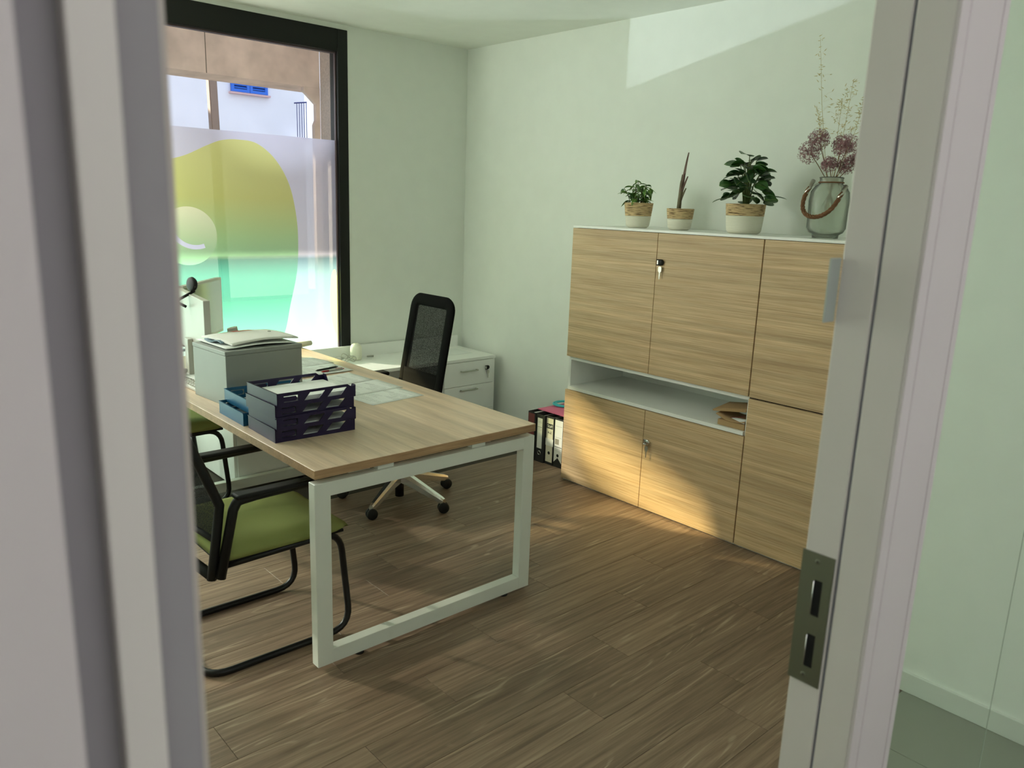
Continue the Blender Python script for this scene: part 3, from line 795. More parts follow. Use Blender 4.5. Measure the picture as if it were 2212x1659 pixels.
# papers and envelopes on the box
EZ = TZ + .2375
e1 = MB().box(-.155, .170, -.175, .150, 0, .0025, .0004, 1)
ev = empty('paper_sheets', (-2.375, -1.43, EZ), 'loose white sheets under the envelope on the drawer box', 'paper', rz=R(3)); Mv = WM[ev.name]
Pg = [[(-.150 + .325 * i / 14, -.155 + .30 * j / 8, .003 + .010 * math.sin(i / 14 * 3.1) * (1 - j / 8) + (.012 * (1 - i / 3) ** 2 * .3 if i < 3 else 0)) for j in range(9)] for i in range(15)]
MB().grid(Pg, .0012).build('sheet', PAPER, ev, M=Mv)
en = empty('envelope', (-2.345, -1.43, EZ + .006), 'white envelope with a red printed panel lying on the drawer box', 'envelope', rz=R(6)); Me = WM[en.name]
def envz(u, v): return .012 + .012 * math.sin(u * 3.0) * (1 - .4 * v) + .006 * math.sin(v * 3)
Pg = [[(-.150 + .320 * i / 18, -.125 + .27 * j / 10, envz(i / 18, j / 10)) for j in range(11)] for i in range(19)]
MB().grid(Pg, .006).build('body', mat('envelope_white', (.74, .74, .70, 1), .7), en, M=Me)
Pr = [[(-.150 + .320 * (u0 := .42 + .30 * i / 8), -.125 + .27 * (v0 := .86 + .14 * j / 3), envz(u0, v0) + .0008) for j in range(4)] for i in range(9)]
MB().grid(Pr).build('printed_panel', mat('red_print', srgb(206, 104, 94), .7), en, M=Me)
Pr = [[(-.150 + .320 * (u0 := .80 + .035 * i / 2), -.125 + .27 * (v0 := .52 + .05 * j / 2), envz(u0, v0) + .0008) for j in range(3)] for i in range(3)]
MB().tube([(-.150 + .32 * .84 + .007 * math.cos(a * .524), -.125 + .27 * .58 + .007 * math.sin(a * .524), envz(.84, .58) + .001) for a in range(12)], .0008, 5, closed=True).build('printed_ring', mat('print_grey', srgb(110, 110, 108), .8), en, M=Me)
bs = empty('blue_slip', (-2.485, -1.44, EZ + .016), 'blue-grey folded slip at the end of the envelope on the box', 'paper', rz=R(8)); Ms = WM[bs.name]
Pg = [[(-.025 + .05 * i / 5, -.06 + .14 * j / 8, .002 + .006 * math.sin(j * .8)) for j in range(9)] for i in range(6)]
MB().grid(Pg, .004).build('slip', mat('slip_blue', srgb(112, 134, 148), .6), bs, M=Ms)

# letter trays
def letter_tray(name, m, loc, rz, label, group, paper=True):
    o = empty(name, loc, label, 'tray', group, rz); Mt = WM[o.name]
    Lx, Ly, hh, t = .162, .122, .052, .0028
    b = MB()
    b.box(-Lx, Lx, -Ly, Ly, 0, t)                                  # floor
    b.box(-Lx, -Lx + t, -Ly, Ly, t, hh)                            # closed end
    # long sides pierced by a clip slot and two slanted windows
    for s in (-1, 1):
        yA = s * Ly - (t if s > 0 else 0)
        zl, zh = .014, .042
        def pr(poly): b.prism([(x, yA, z) for x, z in poly], (0, t, 0))
        pr([(-Lx, t), (Lx, t), (Lx, zl), (-Lx, zl)])
        pr([(-Lx, zh), (Lx - .02, zh), (Lx - .035, hh), (-Lx, hh)])
        pr([(-Lx, zl), (-.136, zl), (-.136, zh), (-Lx, zh)])
        pr([(-.076, zl), (-.055, zl), (-.031, zh), (-.076, zh)])
        pr([(.005, zl), (.040, zl), (.066, zh), (.031, zh)])
        pr([(.098, zl), (Lx, zl), (Lx, zh), (.124, zh)])
        # paper-clip shape inside the left opening
        pr([(-.136, zl), (-.076, zl), (-.076, .0165), (-.136, .0165)])
        pr([(-.136, .0195), (-.088, .0195), (-.083, .028), (-.088, .0365), (-.136, .0365)])
        pr([(-.136, .0395), (-.076, .0395), (-.076, zh), (-.136, zh)])
        pr([(-.0795, .0165), (-.076, .0165), (-.076, .0395), (-.0795, .0395)])
        # scooped open end
        b.prism([(Lx - t, s * Ly, t), (Lx - t, s * Ly, hh * .9), (Lx - t, s * (Ly - .022), hh * .9), (Lx - t, s * (Ly - .045), .012), (Lx - t, s * (Ly - .045), t)], (t, 0, 0))
    # raised rim
    b.box(-Lx - .002, -Lx + .004, -Ly, Ly, hh - .0025, hh)
    bmesh.ops.recalc_face_normals(b.bm, faces=b.bm.faces)
    b.build('body', m, o, M=Mt)
    return o
for i, (dx, dy, a, lb) in enumerate(((.002, .0, -1.5, 'purple letter tray at the bottom of the stack'), (.004, -.004, -.5, 'purple letter tray second from the bottom of the stack'),
                                     (.0, .004, .5, 'purple letter tray third from the bottom, below the top one'), (.004, -.002, 1.0, 'purple letter tray on top of the stack, holding printed sheets'))):
    letter_tray('letter_tray', PURPLE, (-2.432 + dx, -2.080 + dy, TZ + i * .0440), R(a), lb, 'purple letter trays')
for i, z in ((0, .0), (1, .0440), (2, .088), (3, .132)):
    ps = empty('paper_stack', (-2.428, -2.08, TZ + z + .0032), ['printed sheets in the lowest purple tray', 'printed sheets in the second purple tray', 'printed sheets in the third purple tray', 'stack of printed sheets in the topmost purple tray'][i], 'paper', 'sheets in the purple trays', R(0))
    hgt = .022 if i == 3 else .010
    MB().box(-.145, .150, -.104, .108, 0, hgt, .0006, 1).build('sheets', None or PAPER, ps, M=WM[ps.name])
letter_tray('letter_tray', BLUE, (-2.432, -1.806, TZ), R(-1), 'blue letter tray under the other, beside the purple stack', 'blue letter trays')
letter_tray('letter_tray', BLUE, (-2.402, -1.790, TZ + .044), R(-1), 'blue letter tray on top, holding a white sheet', 'blue letter trays')
for i, (x, z) in enumerate(((-2.43, .0), (-2.40, .044))):
    tag(MB().box(x - .145, x + .150, -1.798 - .098, -1.798 + .098, TZ + z + .0032, TZ + z + .0105, .0006, 1).build('paper_stack', PAPER), ['white sheet in the lower blue tray', 'white sheet in the upper blue tray'][i], 'paper', 'sheets in the blue trays')

# printed paper: rows of small grey text
def text_mat():
    m = bpy.data.materials.new('printed_paper'); m.use_nodes = True; nt = m.node_tree; b = nt.nodes['Principled BSDF']; N = nt.nodes.new; L = nt.links.new
    b.inputs['Roughness'].default_value = .8
    tc = N('ShaderNodeTexCoord'); sx = N('ShaderNodeSeparateXYZ'); L(tc.outputs['Object'], sx.inputs[0])
    def math_(op, a, bb):
        k = N('ShaderNodeMath'); k.operation = op
        for i, v in enumerate((a, bb)):
            if isinstance(v, (int, float)): k.inputs[i].default_value = v
            elif v is not None: L(v, k.inputs[i])
        return k.outputs[0]
    ln = math_('FRACT', math_('MULTIPLY', sx.outputs['X'], 110), 0)
    on = math_('GREATER_THAN', ln, .62)
    nz = N('ShaderNodeTexNoise'); mp = N('ShaderNodeMapping'); mp.inputs['Scale'].default_value = (9, 240, 1); L(tc.outputs['Object'], mp.inputs[0]); L(mp.outputs[0], nz.inputs[0]); nz.inputs['Scale'].default_value = 1
    wd = math_('GREATER_THAN', nz.outputs['Fac'], .47)
    n2 = N('ShaderNodeTexNoise'); m2 = N('ShaderNodeMapping'); m2.inputs['Scale'].default_value = (26, 4, 1); L(tc.outputs['Object'], m2.inputs[0]); L(m2.outputs[0], n2.inputs[0]); n2.inputs['Scale'].default_value = 1
    bl = math_('GREATER_THAN', n2.outputs['Fac'], .50)
    ax = math_('LESS_THAN', math_('ABSOLUTE', sx.outputs['X'], 0), .125); ay = math_('LESS_THAN', math_('ABSOLUTE', sx.outputs['Y'], 0), .085)
    f = math_('MULTIPLY', math_('MULTIPLY', math_('MULTIPLY', on, wd), bl), math_('MULTIPLY', ax, ay))
    mx = N('ShaderNodeMix'); mx.data_type = 'RGBA'; L(math_('MULTIPLY', f, .55), mx.inputs[0]); mx.inputs[6].default_value = (.80, .83, .80, 1); mx.inputs[7].default_value = (.12, .13, .14, 1)
    L(mx.outputs[2], b.inputs['Base Color'])
    return m
TXT = text_mat()
def sheet(cx, cy, z, a, label, m=None, sz=(.297, .21), curl=.002):
    o = bpy.data.objects.new('paper_sheet', None)
    hx, hy = sz[0] / 2, sz[1] / 2
    P = [[(-hx + sz[0] * i / 8, -hy + sz[1] * j / 6, .0006 + curl * abs(i / 4 - 1) ** 2 * (j / 6) * .6) for j in range(7)] for i in range(9)]
    mb = MB().grid(P, .0004)
    me = bpy.data.meshes.new('paper_sheet'); mb.bm.to_mesh(me); mb.bm.free(); me.materials.append(m or TXT)
    o = bpy.data.objects.new('paper_sheet', me); COL.objects.link(o); o.location = (cx, cy, z); o.rotation_euler = (0, 0, a)
    return tag(o, label, 'paper', 'printed sheets spread on the desk')
sheet(-1.880, -1.810, TZ + .0002, R(5.7), 'printed sheet nearest the bare desk corner, fanned lowest')
sheet(-1.872, -1.625, TZ + .0014, R(4.5), 'printed sheet second from the bare desk corner')
sheet(-1.905, -1.420, TZ + .0026, R(6.0), 'printed sheet in the middle of the fan, beside the purple trays')
sheet(-1.870, -1.165, TZ + .0038, R(3.0), 'printed sheet lying under the two pens')
sheet(-1.862, -.950, TZ + .0010, R(9.0), 'printed sheet farthest along the desk, next to the drawer box')
# header marks on the nearest sheets
def mark(x, y, z, w, h, a):
    return MB().box(-w, w, -h, h, 0, .0003, M=Matrix.Translation((x, y, z)) @ Matrix.Rotation(a, 4, 'Z'))
# two pens
def pen(p, q, m1, label, m2=None):
    p, q = Vector(p), Vector(q); d_ = (q - p)
    o = empty('pen', p, label, 'pen', 'pens on the desk sheets')
    MB().tube([p, p + d_ * .06, p + d_ * .09, p + d_ * .32], [.0008, .003, .0045, .0048], 12).build('grip', m1, o)
    MB().tube([p + d_ * .321, p + d_ * .93, p + d_ * .94], [.0048, .0044, .003], 12).build('barrel', m2 or m1, o)
    MB().tube([p + d_ * .9405, p + d_], [.0022, .0022], 8).build('push_button', m1, o)
    up = Vector((0, 0, .0060))
    MB().tube([p + d_ * .62 + up, p + d_ * .92 + up], .0012, 6).build('clip', m1 if m2 else METALH, o)
pen((-1.900, -1.195, TZ + .0098), (-1.755, -1.165, TZ + .0098), BLACKP, 'black pen lying on the sheets')
pen((-1.890, -1.235, TZ + .0098), (-1.750, -1.222, TZ + .0098), mat('red_plastic', srgb(168, 26, 34), .3), 'red and white pen lying beside the black one', PLWHITE)

# monitors
SCR = mat('screen_glass', (0.30, 0.36, 0.28, 1), .12)  # greenish reflection is put into the screen colour
def monitor(apex, az, L, z0, z1, out, label, back_screen, foot):
    """panel standing along direction az from apex; out = +1 screen on the right of that direction"""
    d_ = Vector((math.sin(az), math.cos(az), 0)); n_ = Vector((d_.y, -d_.x, 0))
    o = empty('monitor', (foot[0], foot[1], TZ), label, 'monitor')
    A_ = Vector((apex[0], apex[1], 0)); T = .030
    Mx = Matrix(((d_.x, n_.x, 0, A_.x), (d_.y, n_.y, 0, A_.y), (0, 0, 1, 0), (0, 0, 0, 1)))
    Lm = abs(L); x0, x1 = (0, L) if L > 0 else (L, 0)
    y0, y1 = (-T / 2, T / 2)
    MB().box(x0, x1, y0, y1, z0, z1, .003, 2, M=Mx).build('housing', PLWHITE, o)
    ys = y1 + .0005
    MB().box(x0 + .013, x1 - .013, ys - .001, ys + .0008, z0 + .016, z1 - .012, M=Mx).build('screen', SCR, o)
    xm = (x0 + x1) / 2
    fx, fy = foot
    MB().box(xm - .035, xm + .035, y0 - .024, y0 - .0005, TZ + .012, z0 + .030, .004, 2, M=Mx).build('stand_neck', PLWHITE, o)
    MB().box(xm - .09, xm + .09, y0 - .024, .15, TZ + .0002, TZ + .012, .004, 2, M=Mx).build('stand_foot', PLWHITE, o)
    return o, Mx
ap = (-2.390, -.700)
mA, MA = monitor((ap[0], ap[1] - .012), R(7.5), -.548, .905, 1.145, 1, 'white monitor seen from behind with a webcam clipped on top', False, (-2.42, -.97))
mB, MB2 = monitor((ap[0] + .02, ap[1] + .03), R(42.5), .520, .838, 1.150, 1, 'white monitor with a pale green reflection painted on its screen, facing the room, angled behind the other', True, (-2.2, -.50))
# webcam on the first monitor
wc = empty('webcam', (-2.43, -.97, 1.146), 'black webcam perched on the white monitor', 'webcam')
MB().tube(fillet([(-2.412, -.985, 1.160), (-2.430, -.980, 1.1505), (-2.498, -.965, 1.112), (-2.452, -.972, 1.085)], .006, 3), .0085, 8, sy=.8).build('clamp', BLACKP, wc)
Mw_ = Matrix.Translation((-2.424, -.985, 1.192)) @ Vector((0, 0, 1)).rotation_difference(Vector((.96, .28, -.05)).normalized()).to_matrix().to_4x4()
MB().lathe([(0, -.011), (.024, -.011), (.033, -.007), (.035, .002), (.030, .010), (.014, .012), (0, .012)], n=24, M=Mw_).build('camera_body', BLACKP, wc)
MB().tube([(-2.498, -.965, 1.110), (-2.525, -.95, 1.07), (-2.56, -.93, 1.00), (-2.60, -.90, .93)], .0016, 6).build('cable', BLACKP, wc)
# chin of the first monitor
MB().prism([Vector(p) for p in ((-.53, -.016, .873), (-.53, .012, .905), (-.53, -.014, .905))], (.52, 0, 0), M=MA).build('chin', PLWHITE, mA)
# keyboard with sheets on it
kb = empty('keyboard', (-2.43, -1.17, TZ), 'white keyboard lying between the monitor and the drawer box', 'keyboard', rz=R(2)); Mk = WM[kb.name]
MB().box(-.115, .06, -.128, .200, 0, .016, .006, 3).build('body', PLWHITE, kb, M=Mk)
for i in range(4):
    for j in range(12):
        MB().box(-.100 + i * .021, -.084 + i * .021, -.118 + j * .025, -.098 + j * .025, .0161, .021, .002, 1).build('key', BLACKP if j == 0 and i < 3 else PLWHITE, kb, M=Mk)
tag(MB().box(-.085, .10, -.125, .17, 0, .002, M=Matrix.Translation((-2.40, -1.13, TZ + .0215)) @ Matrix.Rotation(R(8), 4, 'Z')).build('note_sheet', PAPER), 'blank white sheet resting on the keyboard', 'paper')
# desk telephone
ph = empty('desk_phone', (-2.46, -.92, TZ), 'cream desk telephone with a curved handset in front of the monitor stand', 'telephone')
MB().prism([(-2.585, -.985, TZ), (-2.480, -.985, TZ), (-2.480, -.985, TZ + .035), (-2.545, -.985, TZ + .085), (-2.585, -.985, TZ + .095)], (0, .13, 0), bev=.004).build('body', PLWHITE, ph)
MB().prism([(-2.543, -.9875, TZ + .080), (-2.485, -.9875, TZ + .034), (-2.555, -.9875, TZ + .012)], (0, .002, 0)).build('display', BLACKP, ph)
MB().tube(fillet([(-2.560, -1.012, TZ + .017), (-2.550, -1.012, TZ + .040), (-2.515, -1.010, TZ + .052), (-2.480, -1.006, TZ + .040)], .02, 4), [.013] + [.010] * 11 + [.013] if False else .012, 12).build('handset', PLWHITE, ph)
# cables
ca = empty('monitor_cable', (-2.52, -.80, TZ), 'black cable with a blue plug reaching behind the monitors', 'cable')
MB().tube(fillet([(-2.66, -.70, .86), (-2.56, -.74, .862), (-2.50, -.80, .862), (-2.480, -.83, .860)], .03, 4), .005, 8).tube([(-2.4805, -.83, .860), (-2.465, -.855, .860)], .010, 8).build('lead', BLACKP, ca)
MB().box(-.016, .016, -.008, .008, -.006, .006, .002, M=Matrix.Translation((-2.450, -.878, .860)) @ Matrix.Rotation(R(-60), 4, 'Z')).build('plug', mat('plug_blue', srgb(40, 140, 160), .4), ca)
tag(MB().tube(fillet([(-2.48, -.86, .868), (-2.47, -.88, .884), (-2.44, -.90, .880), (-2.425, -.93, .85), (-2.43, -.95, .80), (-2.44, -.96, TZ + .003)], .02, 4), .0022, 6).build('thin_cable', BLACKP), 'thin dark cable looping below the monitor', 'cable')
# rolled note behind the envelope
tag(MB().tube([(-2.215, -.985, TZ), (-2.225, -.99, TZ + .12), (-2.245, -1.0, TZ + .232)], [.032, .032, .026], 16, sy=.5).build('white_stand', PLWHITE), 'rounded cream tab rising behind the drawer box', 'stand')
tag(MB().tube([(-1.665, -.52, TZ + .016), (-1.56, -.50, TZ + .018)], [.018, .014], 14).build('paper_roll', mat('yellow_lit_paper', (.80, .76, .58, 1), .8)), 'small paper roll at the far end of the desk, painted yellow-lit', 'paper')  # yellow light on the curl is put into its colour

# ================================================================ things on the credenza
VZ = .5302
tag(MB().lathe([(0, 0), (.034, 0), (.039, .006), (.0405, .02), (.0405, .072), (.038, .092), (.029, .107), (.016, .114), (.0125, .116), (.0115, .110), (.0115, .085), (0, .085)], (-1.010, -.098, VZ), 32).build('vase', mat('vase_white', (.80, .80, .66, 1), .35)), 'small rounded cream vase standing on the credenza by the window', 'vase')
wp = []
for i in range(90):
    t = i / 89; a = t * 31
    wp.append((-1.12 + .060 * math.sin(a * .61) + .05 * t, -.125 + .045 * math.cos(a * .83), VZ + .004 + .022 * (1 + math.sin(a * 1.3)) * (.3 + .7 * math.sin(t * 3.14))))
tag(MB().tube(wp, .0022, 6).build('tangled_cable', PLWHITE), 'tangled white cable beside the small vase', 'cable')
tag(MB().tube([(-.90, -.062, VZ + .006), (-.855, -.075, VZ + .006)], [.005, .007], 10).build('cable_plug', mat('grey_plastic', srgb(170, 170, 160), .4)), 'small grey plug right of the vase on the credenza', 'plug')
tag(MB().box(-.45, -.155, -.325, -.115, VZ, VZ + .0012, M=None).build('paper_sheet', PAPER), 'white sheet lying on the credenza behind the swivel chair', 'paper')

# ================================================================ things on top of the cabinet
CZ = 1.5136
RAF = None
def raffia():
    m = bpy.data.materials.new('raffia'); m.use_nodes = True; nt = m.node_tree; b = nt.nodes['Principled BSDF']; N = nt.nodes.new; L = nt.links.new
    b.inputs['Roughness'].default_value = .9
    ge = N('ShaderNodeNewGeometry'); mp = N('ShaderNodeMapping'); mp.inputs['Scale'].default_value = (22, 22, 420); L(ge.outputs['Position'], mp.inputs[0])
    n = N('ShaderNodeTexNoise'); n.inputs['Scale'].default_value = 1; L(mp.outputs[0], n.inputs[0])
    r = N('ShaderNodeValToRGB'); r.color_ramp.elements[0].position = .36; r.color_ramp.elements[0].color = srgb(92, 66, 40); r.color_ramp.elements[1].position = .52; r.color_ramp.elements[1].color = srgb(212, 184, 140)
    L(n.outputs['Fac'], r.inputs[0]); L(r.outputs[0], b.inputs['Base Color']); return m
RAF = raffia()
COTTON = mat('cotton_rope', (.80, .78, .66, 1), .95, bump=.6, bscale=500)
SOIL = mat('soil', srgb(40, 30, 22), 1.0)
def pot(o, x, y, rb, rt, h, split):
    # coiled rope walls: each coil bulges
    def coil(z0, z1, n):
        pr = []
        for i in range(n):
            a, b_ = z0 + (z1 - z0) * i / n, z0 + (z1 - z0) * (i + 1) / n
            for t in (.0, .25, .5, .75):
                z = a + (b_ - a) * t; q = z / h
                base = rb + (rt - rb) * q ** .8 - (.012 * max(0, 1 - q / .12) ** 2)
                pr.append((base + .0016 * math.sin(math.pi * t), z))
        return pr
    zs = h * split
    lo = [(0, 0)] + coil(0.0, zs, int(zs / .0065))
    MB().lathe(lo, (x, y, CZ), 32).build('cotton_base', COTTON, o)
    up = coil(zs, h, int((h - zs) / .0065)); r1 = up[-1][0]
    up += [(r1, h), (r1 - .004, h + .001), (r1 - .007, h - .004), (r1 - .009, h - .03)]
    MB().lathe(up, (x, y, CZ), 32).build('raffia_band', RAF, o)
    MB().lathe([(0, h - .018), (r1 - .008, h - .018)], (x, y, CZ), 24).build('soil', SOIL, o)
def leaf_mesh(L, Wd, fold=.25, droop=.4, pointed=True, n=7):
    b = MB(); rows = []
    for i in range(n + 1):
        t = i / n
        wv = Wd * (math.sin(math.pi * t ** (.8 if pointed else .9)) ** (.9 if pointed else .55)) * (1 if not pointed else (1 - .25 * t))
        x = L * t; z = -droop * L * t * t
        rows.append([(x, -wv, z + fold * wv), (x, -wv * .5, z + fold * wv * .35), (x, 0, z), (x, wv * .5, z + fold * wv * .35), (x, wv, z + fold * wv)])
    b.grid(rows, .0006)
    me = bpy.data.meshes.new('leaf'); b.bm.normal_update(); b.bm.to_mesh(me); b.bm.free(); return me
def leafmat(name, c1, c2):
    m = bpy.data.materials.new(name); m.use_nodes = True; nt = m.node_tree; b = nt.nodes['Principled BSDF']; N = nt.nodes.new; L = nt.links.new
    b.inputs['Roughness'].default_value = .38
    oi = N('ShaderNodeObjectInfo'); mx = N('ShaderNodeMix'); mx.data_type = 'RGBA'; L(oi.outputs['Random'], mx.inputs[0]); mx.inputs[6].default_value = c1; mx.inputs[7].default_value = c2
    tc = N('ShaderNodeTexCoord'); sx = N('ShaderNodeSeparateXYZ'); L(tc.outputs['Object'], sx.inputs[0])
    ab = N('ShaderNodeMath'); ab.operation = 'ABSOLUTE'; L(sx.outputs['Y'], ab.inputs[0])
    lt = N('ShaderNodeMath'); lt.operation = 'LESS_THAN'; lt.inputs[1].default_value = .0008; L(ab.outputs[0], lt.inputs[0])
    m2 = N('ShaderNodeMix'); m2.data_type = 'RGBA'; L(lt.outputs[0], m2.inputs[0]); L(mx.outputs[2], m2.inputs[6]); m2.inputs[7].default_value = srgb(150, 170, 90)
    L(m2.outputs[2], b.inputs['Base Color']); return m
def place_leaf(me, parent, p, dirv, roll=0.0, sc=1.0):
    """leaf base at p (world), pointing along dirv"""
    o = bpy.data.objects.new('leaf', me); COL.objects.link(o); o.parent = parent
    d_ = Vector(dirv).normalized(); up = Vector((0, 0, 1))
    s = up.cross(d_).normalized() if abs(d_.z) < .98 else Vector((0, 1, 0))
    u = d_.cross(s)
    Mm = Matrix(((d_.x, s.x, u.x, p[0]), (d_.y, s.y, u.y, p[1]), (d_.z, s.z, u.z, p[2]), (0, 0, 0, 1))) @ Matrix.Rotation(roll, 4, 'X') @ Matrix.Scale(sc, 4)
    o.matrix_local = WM[parent.name].inverted() @ Mm
    return o
# --- ficus-like plant
X1, YP1 = -.300, -1.925
p1 = empty('potted_plant', (X1, YP1, CZ), 'small leafy green plant in a two-tone rope pot, first from the window wall', 'plant')
pot(p1, X1, YP1, .060, .079, .134, .47)
LM1 = leafmat('ficus_leaf', srgb(44, 92, 36), srgb(112, 152, 66)); le1 = leaf_mesh(.060, .0135, .3, .45, True); le1.materials.append(LM1)
GRS = mat('green_stem', srgb(96, 110, 60), .7); BRS = mat('brown_stem', srgb(84, 70, 50), .8)
rnd = random.Random(3)
for i in range(9):
    a = i * 2.4; r0 = .03 * rnd.random() + .012; lean = .012 + .040 * rnd.random(); hh = .085 + .070 * rnd.random()
    bx_, by_ = X1 + r0 * math.cos(a), YP1 + r0 * math.sin(a)
    tx, ty, tz = bx_ + lean * math.cos(a), by_ + lean * math.sin(a), CZ + .12 + hh
    pts = [(bx_, by_, CZ + .115), ((bx_ + tx) / 2, (by_ + ty) / 2, CZ + .12 + hh * .6), (tx, ty, tz)]
    MB().tube(pts, [.0022, .0018, .0012], 6).build('stem', BRS, p1)
    for j in range(8):
        t = .25 + .75 * j / 7; q = Vector(pts[0]).lerp(Vector(pts[1]), min(1, t * 2)) if t < .5 else Vector(pts[1]).lerp(Vector(pts[2]), t * 2 - 1)
        b_ = a + j * 2.2 + rnd.uniform(-.5, .5)
        place_leaf(le1, p1, q, (math.cos(b_), math.sin(b_), rnd.uniform(-.5, .45)), rnd.uniform(-.4, .4), rnd.uniform(.7, 1.12))
# --- spiky plant
X2, YP2 = -.300, -2.208
p2 = empty('potted_plant', (X2, YP2, CZ), 'upright spiky purple-green plant in the smallest rope pot', 'plant')
pot(p2, X2, YP2, .056, .071, .110, .52)
spk = mat('spike_leaf', srgb(112, 104, 78), .6); spk2 = mat('spike_leaf_purple', srgb(116, 90, 80), .6)
MB().tube([(X2, YP2 + .012, CZ + .085), (X2, YP2 + .010, CZ + .16), (X2, YP2 + .002, CZ + .20)], [.013, .011, .009], 10).build('stem', spk, p2)
for (dy, h0, h1, wd, m_) in ((-.030, .12, .395, .0095, spk2), (-.002, .14, .285, .007, spk), (-.014, .16, .290, .0065, spk2), (-.036, .15, .275, .0060, spk2), (-.030, .12, .215, .0055, spk), (.004, .12, .255, .008, spk)):
    P = []
    for i in range(9):
        t = i / 8; ww = wd * (1 - t) ** .6 * (.6 + .8 * min(1, t * 4)); yy_ = YP2 + .010 + (dy - .004) * t ** 1.2
        z = CZ + h0 + (h1 - h0) * t
        P.append([(X2 - .004, yy_ - ww, z), (X2 + .004, yy_, z), (X2 - .004, yy_ + ww, z)])
    MB().grid(P, .0012).build('leaf', m_, p2)
# --- peperomia
X3, YP3 = -.290, -2.590
p3 = empty('potted_plant', (X3, YP3, CZ), 'bushy dark round-leaved plant in the largest rope pot', 'plant')
pot(p3, X3, YP3, .080, .095, .142, .60)
LM3 = leafmat('round_leaf', srgb(22, 58, 26), srgb(58, 104, 44)); le3 = leaf_mesh(.074, .036, .14, .28, False); le3.materials.append(LM3)
rnd = random.Random(11)
for i in range(74):
    a = i * 2.39996; f = i / 73
    el = 1.35 - 1.55 * f ** .8                       # from upright to hanging out
    rad = .045 + .075 * math.sin(f * 1.5)
    zc = CZ + .150 + .185 * (1 - f) ** .9 * (.8 + .35 * rnd.random()) + (.05 * rnd.random() if i % 4 == 0 else 0)
    rr_ = (.018 + .086 * f ** .7) * rnd.uniform(.75, 1.1) * (.45 if i % 4 == 0 else 1)
    q = Vector((X3 + rr_ * math.cos(a), YP3 + rr_ * math.sin(a) * 1.05, zc))
    if i < 26: MB().tube([(X3 + .01 * math.cos(a), YP3 + .01 * math.sin(a), CZ + .125), (X3 + rr_ * .5 * math.cos(a), YP3 + rr_ * .5 * math.sin(a), (zc + CZ + .13) / 2 + .02), q], [.0028, .0024, .002], 6).build('stem', GRS, p3)
    el2 = rnd.uniform(-.35, .5) * 1.0 + (.25 if f < .3 else 0)
    place_leaf(le3, p3, q, (math.cos(a + rnd.uniform(-.5, .5)) * math.cos(el2), math.sin(a + rnd.uniform(-.5, .5)) * math.cos(el2), math.sin(el2)), rnd.uniform(-.7, .7), rnd.uniform(.7, 1.08))
# --- glass jar with rope handle
X4, YP4 = -.300, -3.020
jr = empty('glass_jar', (X4, YP4, CZ), 'frosted glass jar with a twisted rope handle at the end of the cabinet', 'jar')
def jarglass():
    m = bpy.data.materials.new('crackled_glass'); m.use_nodes = True; nt = m.node_tree; nt.nodes.clear(); N = nt.nodes.new; L = nt.links.new
    o = N('ShaderNodeOutputMaterial'); t = N('ShaderNodeBsdfTransparent'); t.inputs[0].default_value = (.95, .97, .94, 1)
    g = N('ShaderNodeBsdfGlossy'); g.inputs['Roughness'].default_value = .12; tl = N('ShaderNodeBsdfTranslucent'); tl.inputs[0].default_value = (.92, .95, .90, 1); df = N('ShaderNodeBsdfDiffuse'); df.inputs[0].default_value = (.88, .92, .87, 1)
    tc = N('ShaderNodeTexCoord'); v = N('ShaderNodeTexVoronoi'); v.inputs['Scale'].default_value = 95; L(tc.outputs['Object'], v.inputs[0])
    bp = N('ShaderNodeBump'); bp.inputs['Strength'].default_value = .6; bp.inputs['Distance'].default_value = .002; L(v.outputs['Distance'], bp.inputs['Height']); L(bp.outputs[0], g.inputs['Normal'])
    a = N('ShaderNodeMixShader'); a.inputs[0].default_value = .4; L(tl.outputs[0], a.inputs[1]); L(df.outputs[0], a.inputs[2])
    b = N('ShaderNodeMixShader'); b.inputs[0].default_value = .72; L(a.outputs[0], b.inputs[1]); L(t.outputs[0], b.inputs[2])
    fr_ = N('ShaderNodeLayerWeight'); fr_.inputs[0].default_value = .16
    c = N('ShaderNodeMixShader'); L(fr_.outputs['Fresnel'], c.inputs[0]); L(b.outputs[0], c.inputs[1]); L(g.outputs[0], c.inputs[2]); L(c.outputs[0], o.inputs[0]); return m
JG = jarglass()
MB().lathe([(0, .004), (.052, .004), (.056, 0), (.058, .016), (.075, .026), (.085, .045), (.086, .11), (.088, .165), (.083, .205), (.066, .232), (.050, .240), (.050, .262), (.053, .266), (.050, .270), (.047, .262), (.046, .242), (.062, .228), (.078, .203), (.083, .165), (.081, .11), (.080, .048), (.072, .031), (.05, .012), (0, .010)], (X4, YP4, CZ), 40).build('jar_body', JG, jr)
ROPE = mat('brown_rope', srgb(118, 82, 56), .95, bump=.5, bscale=400)
MB().tube([(X4 + .0525 * math.cos(a * .2618), YP4 + .0525 * math.sin(a * .2618), CZ + .246) for a in range(24)], .0032, 6, closed=True).build('twine', ROPE, jr)
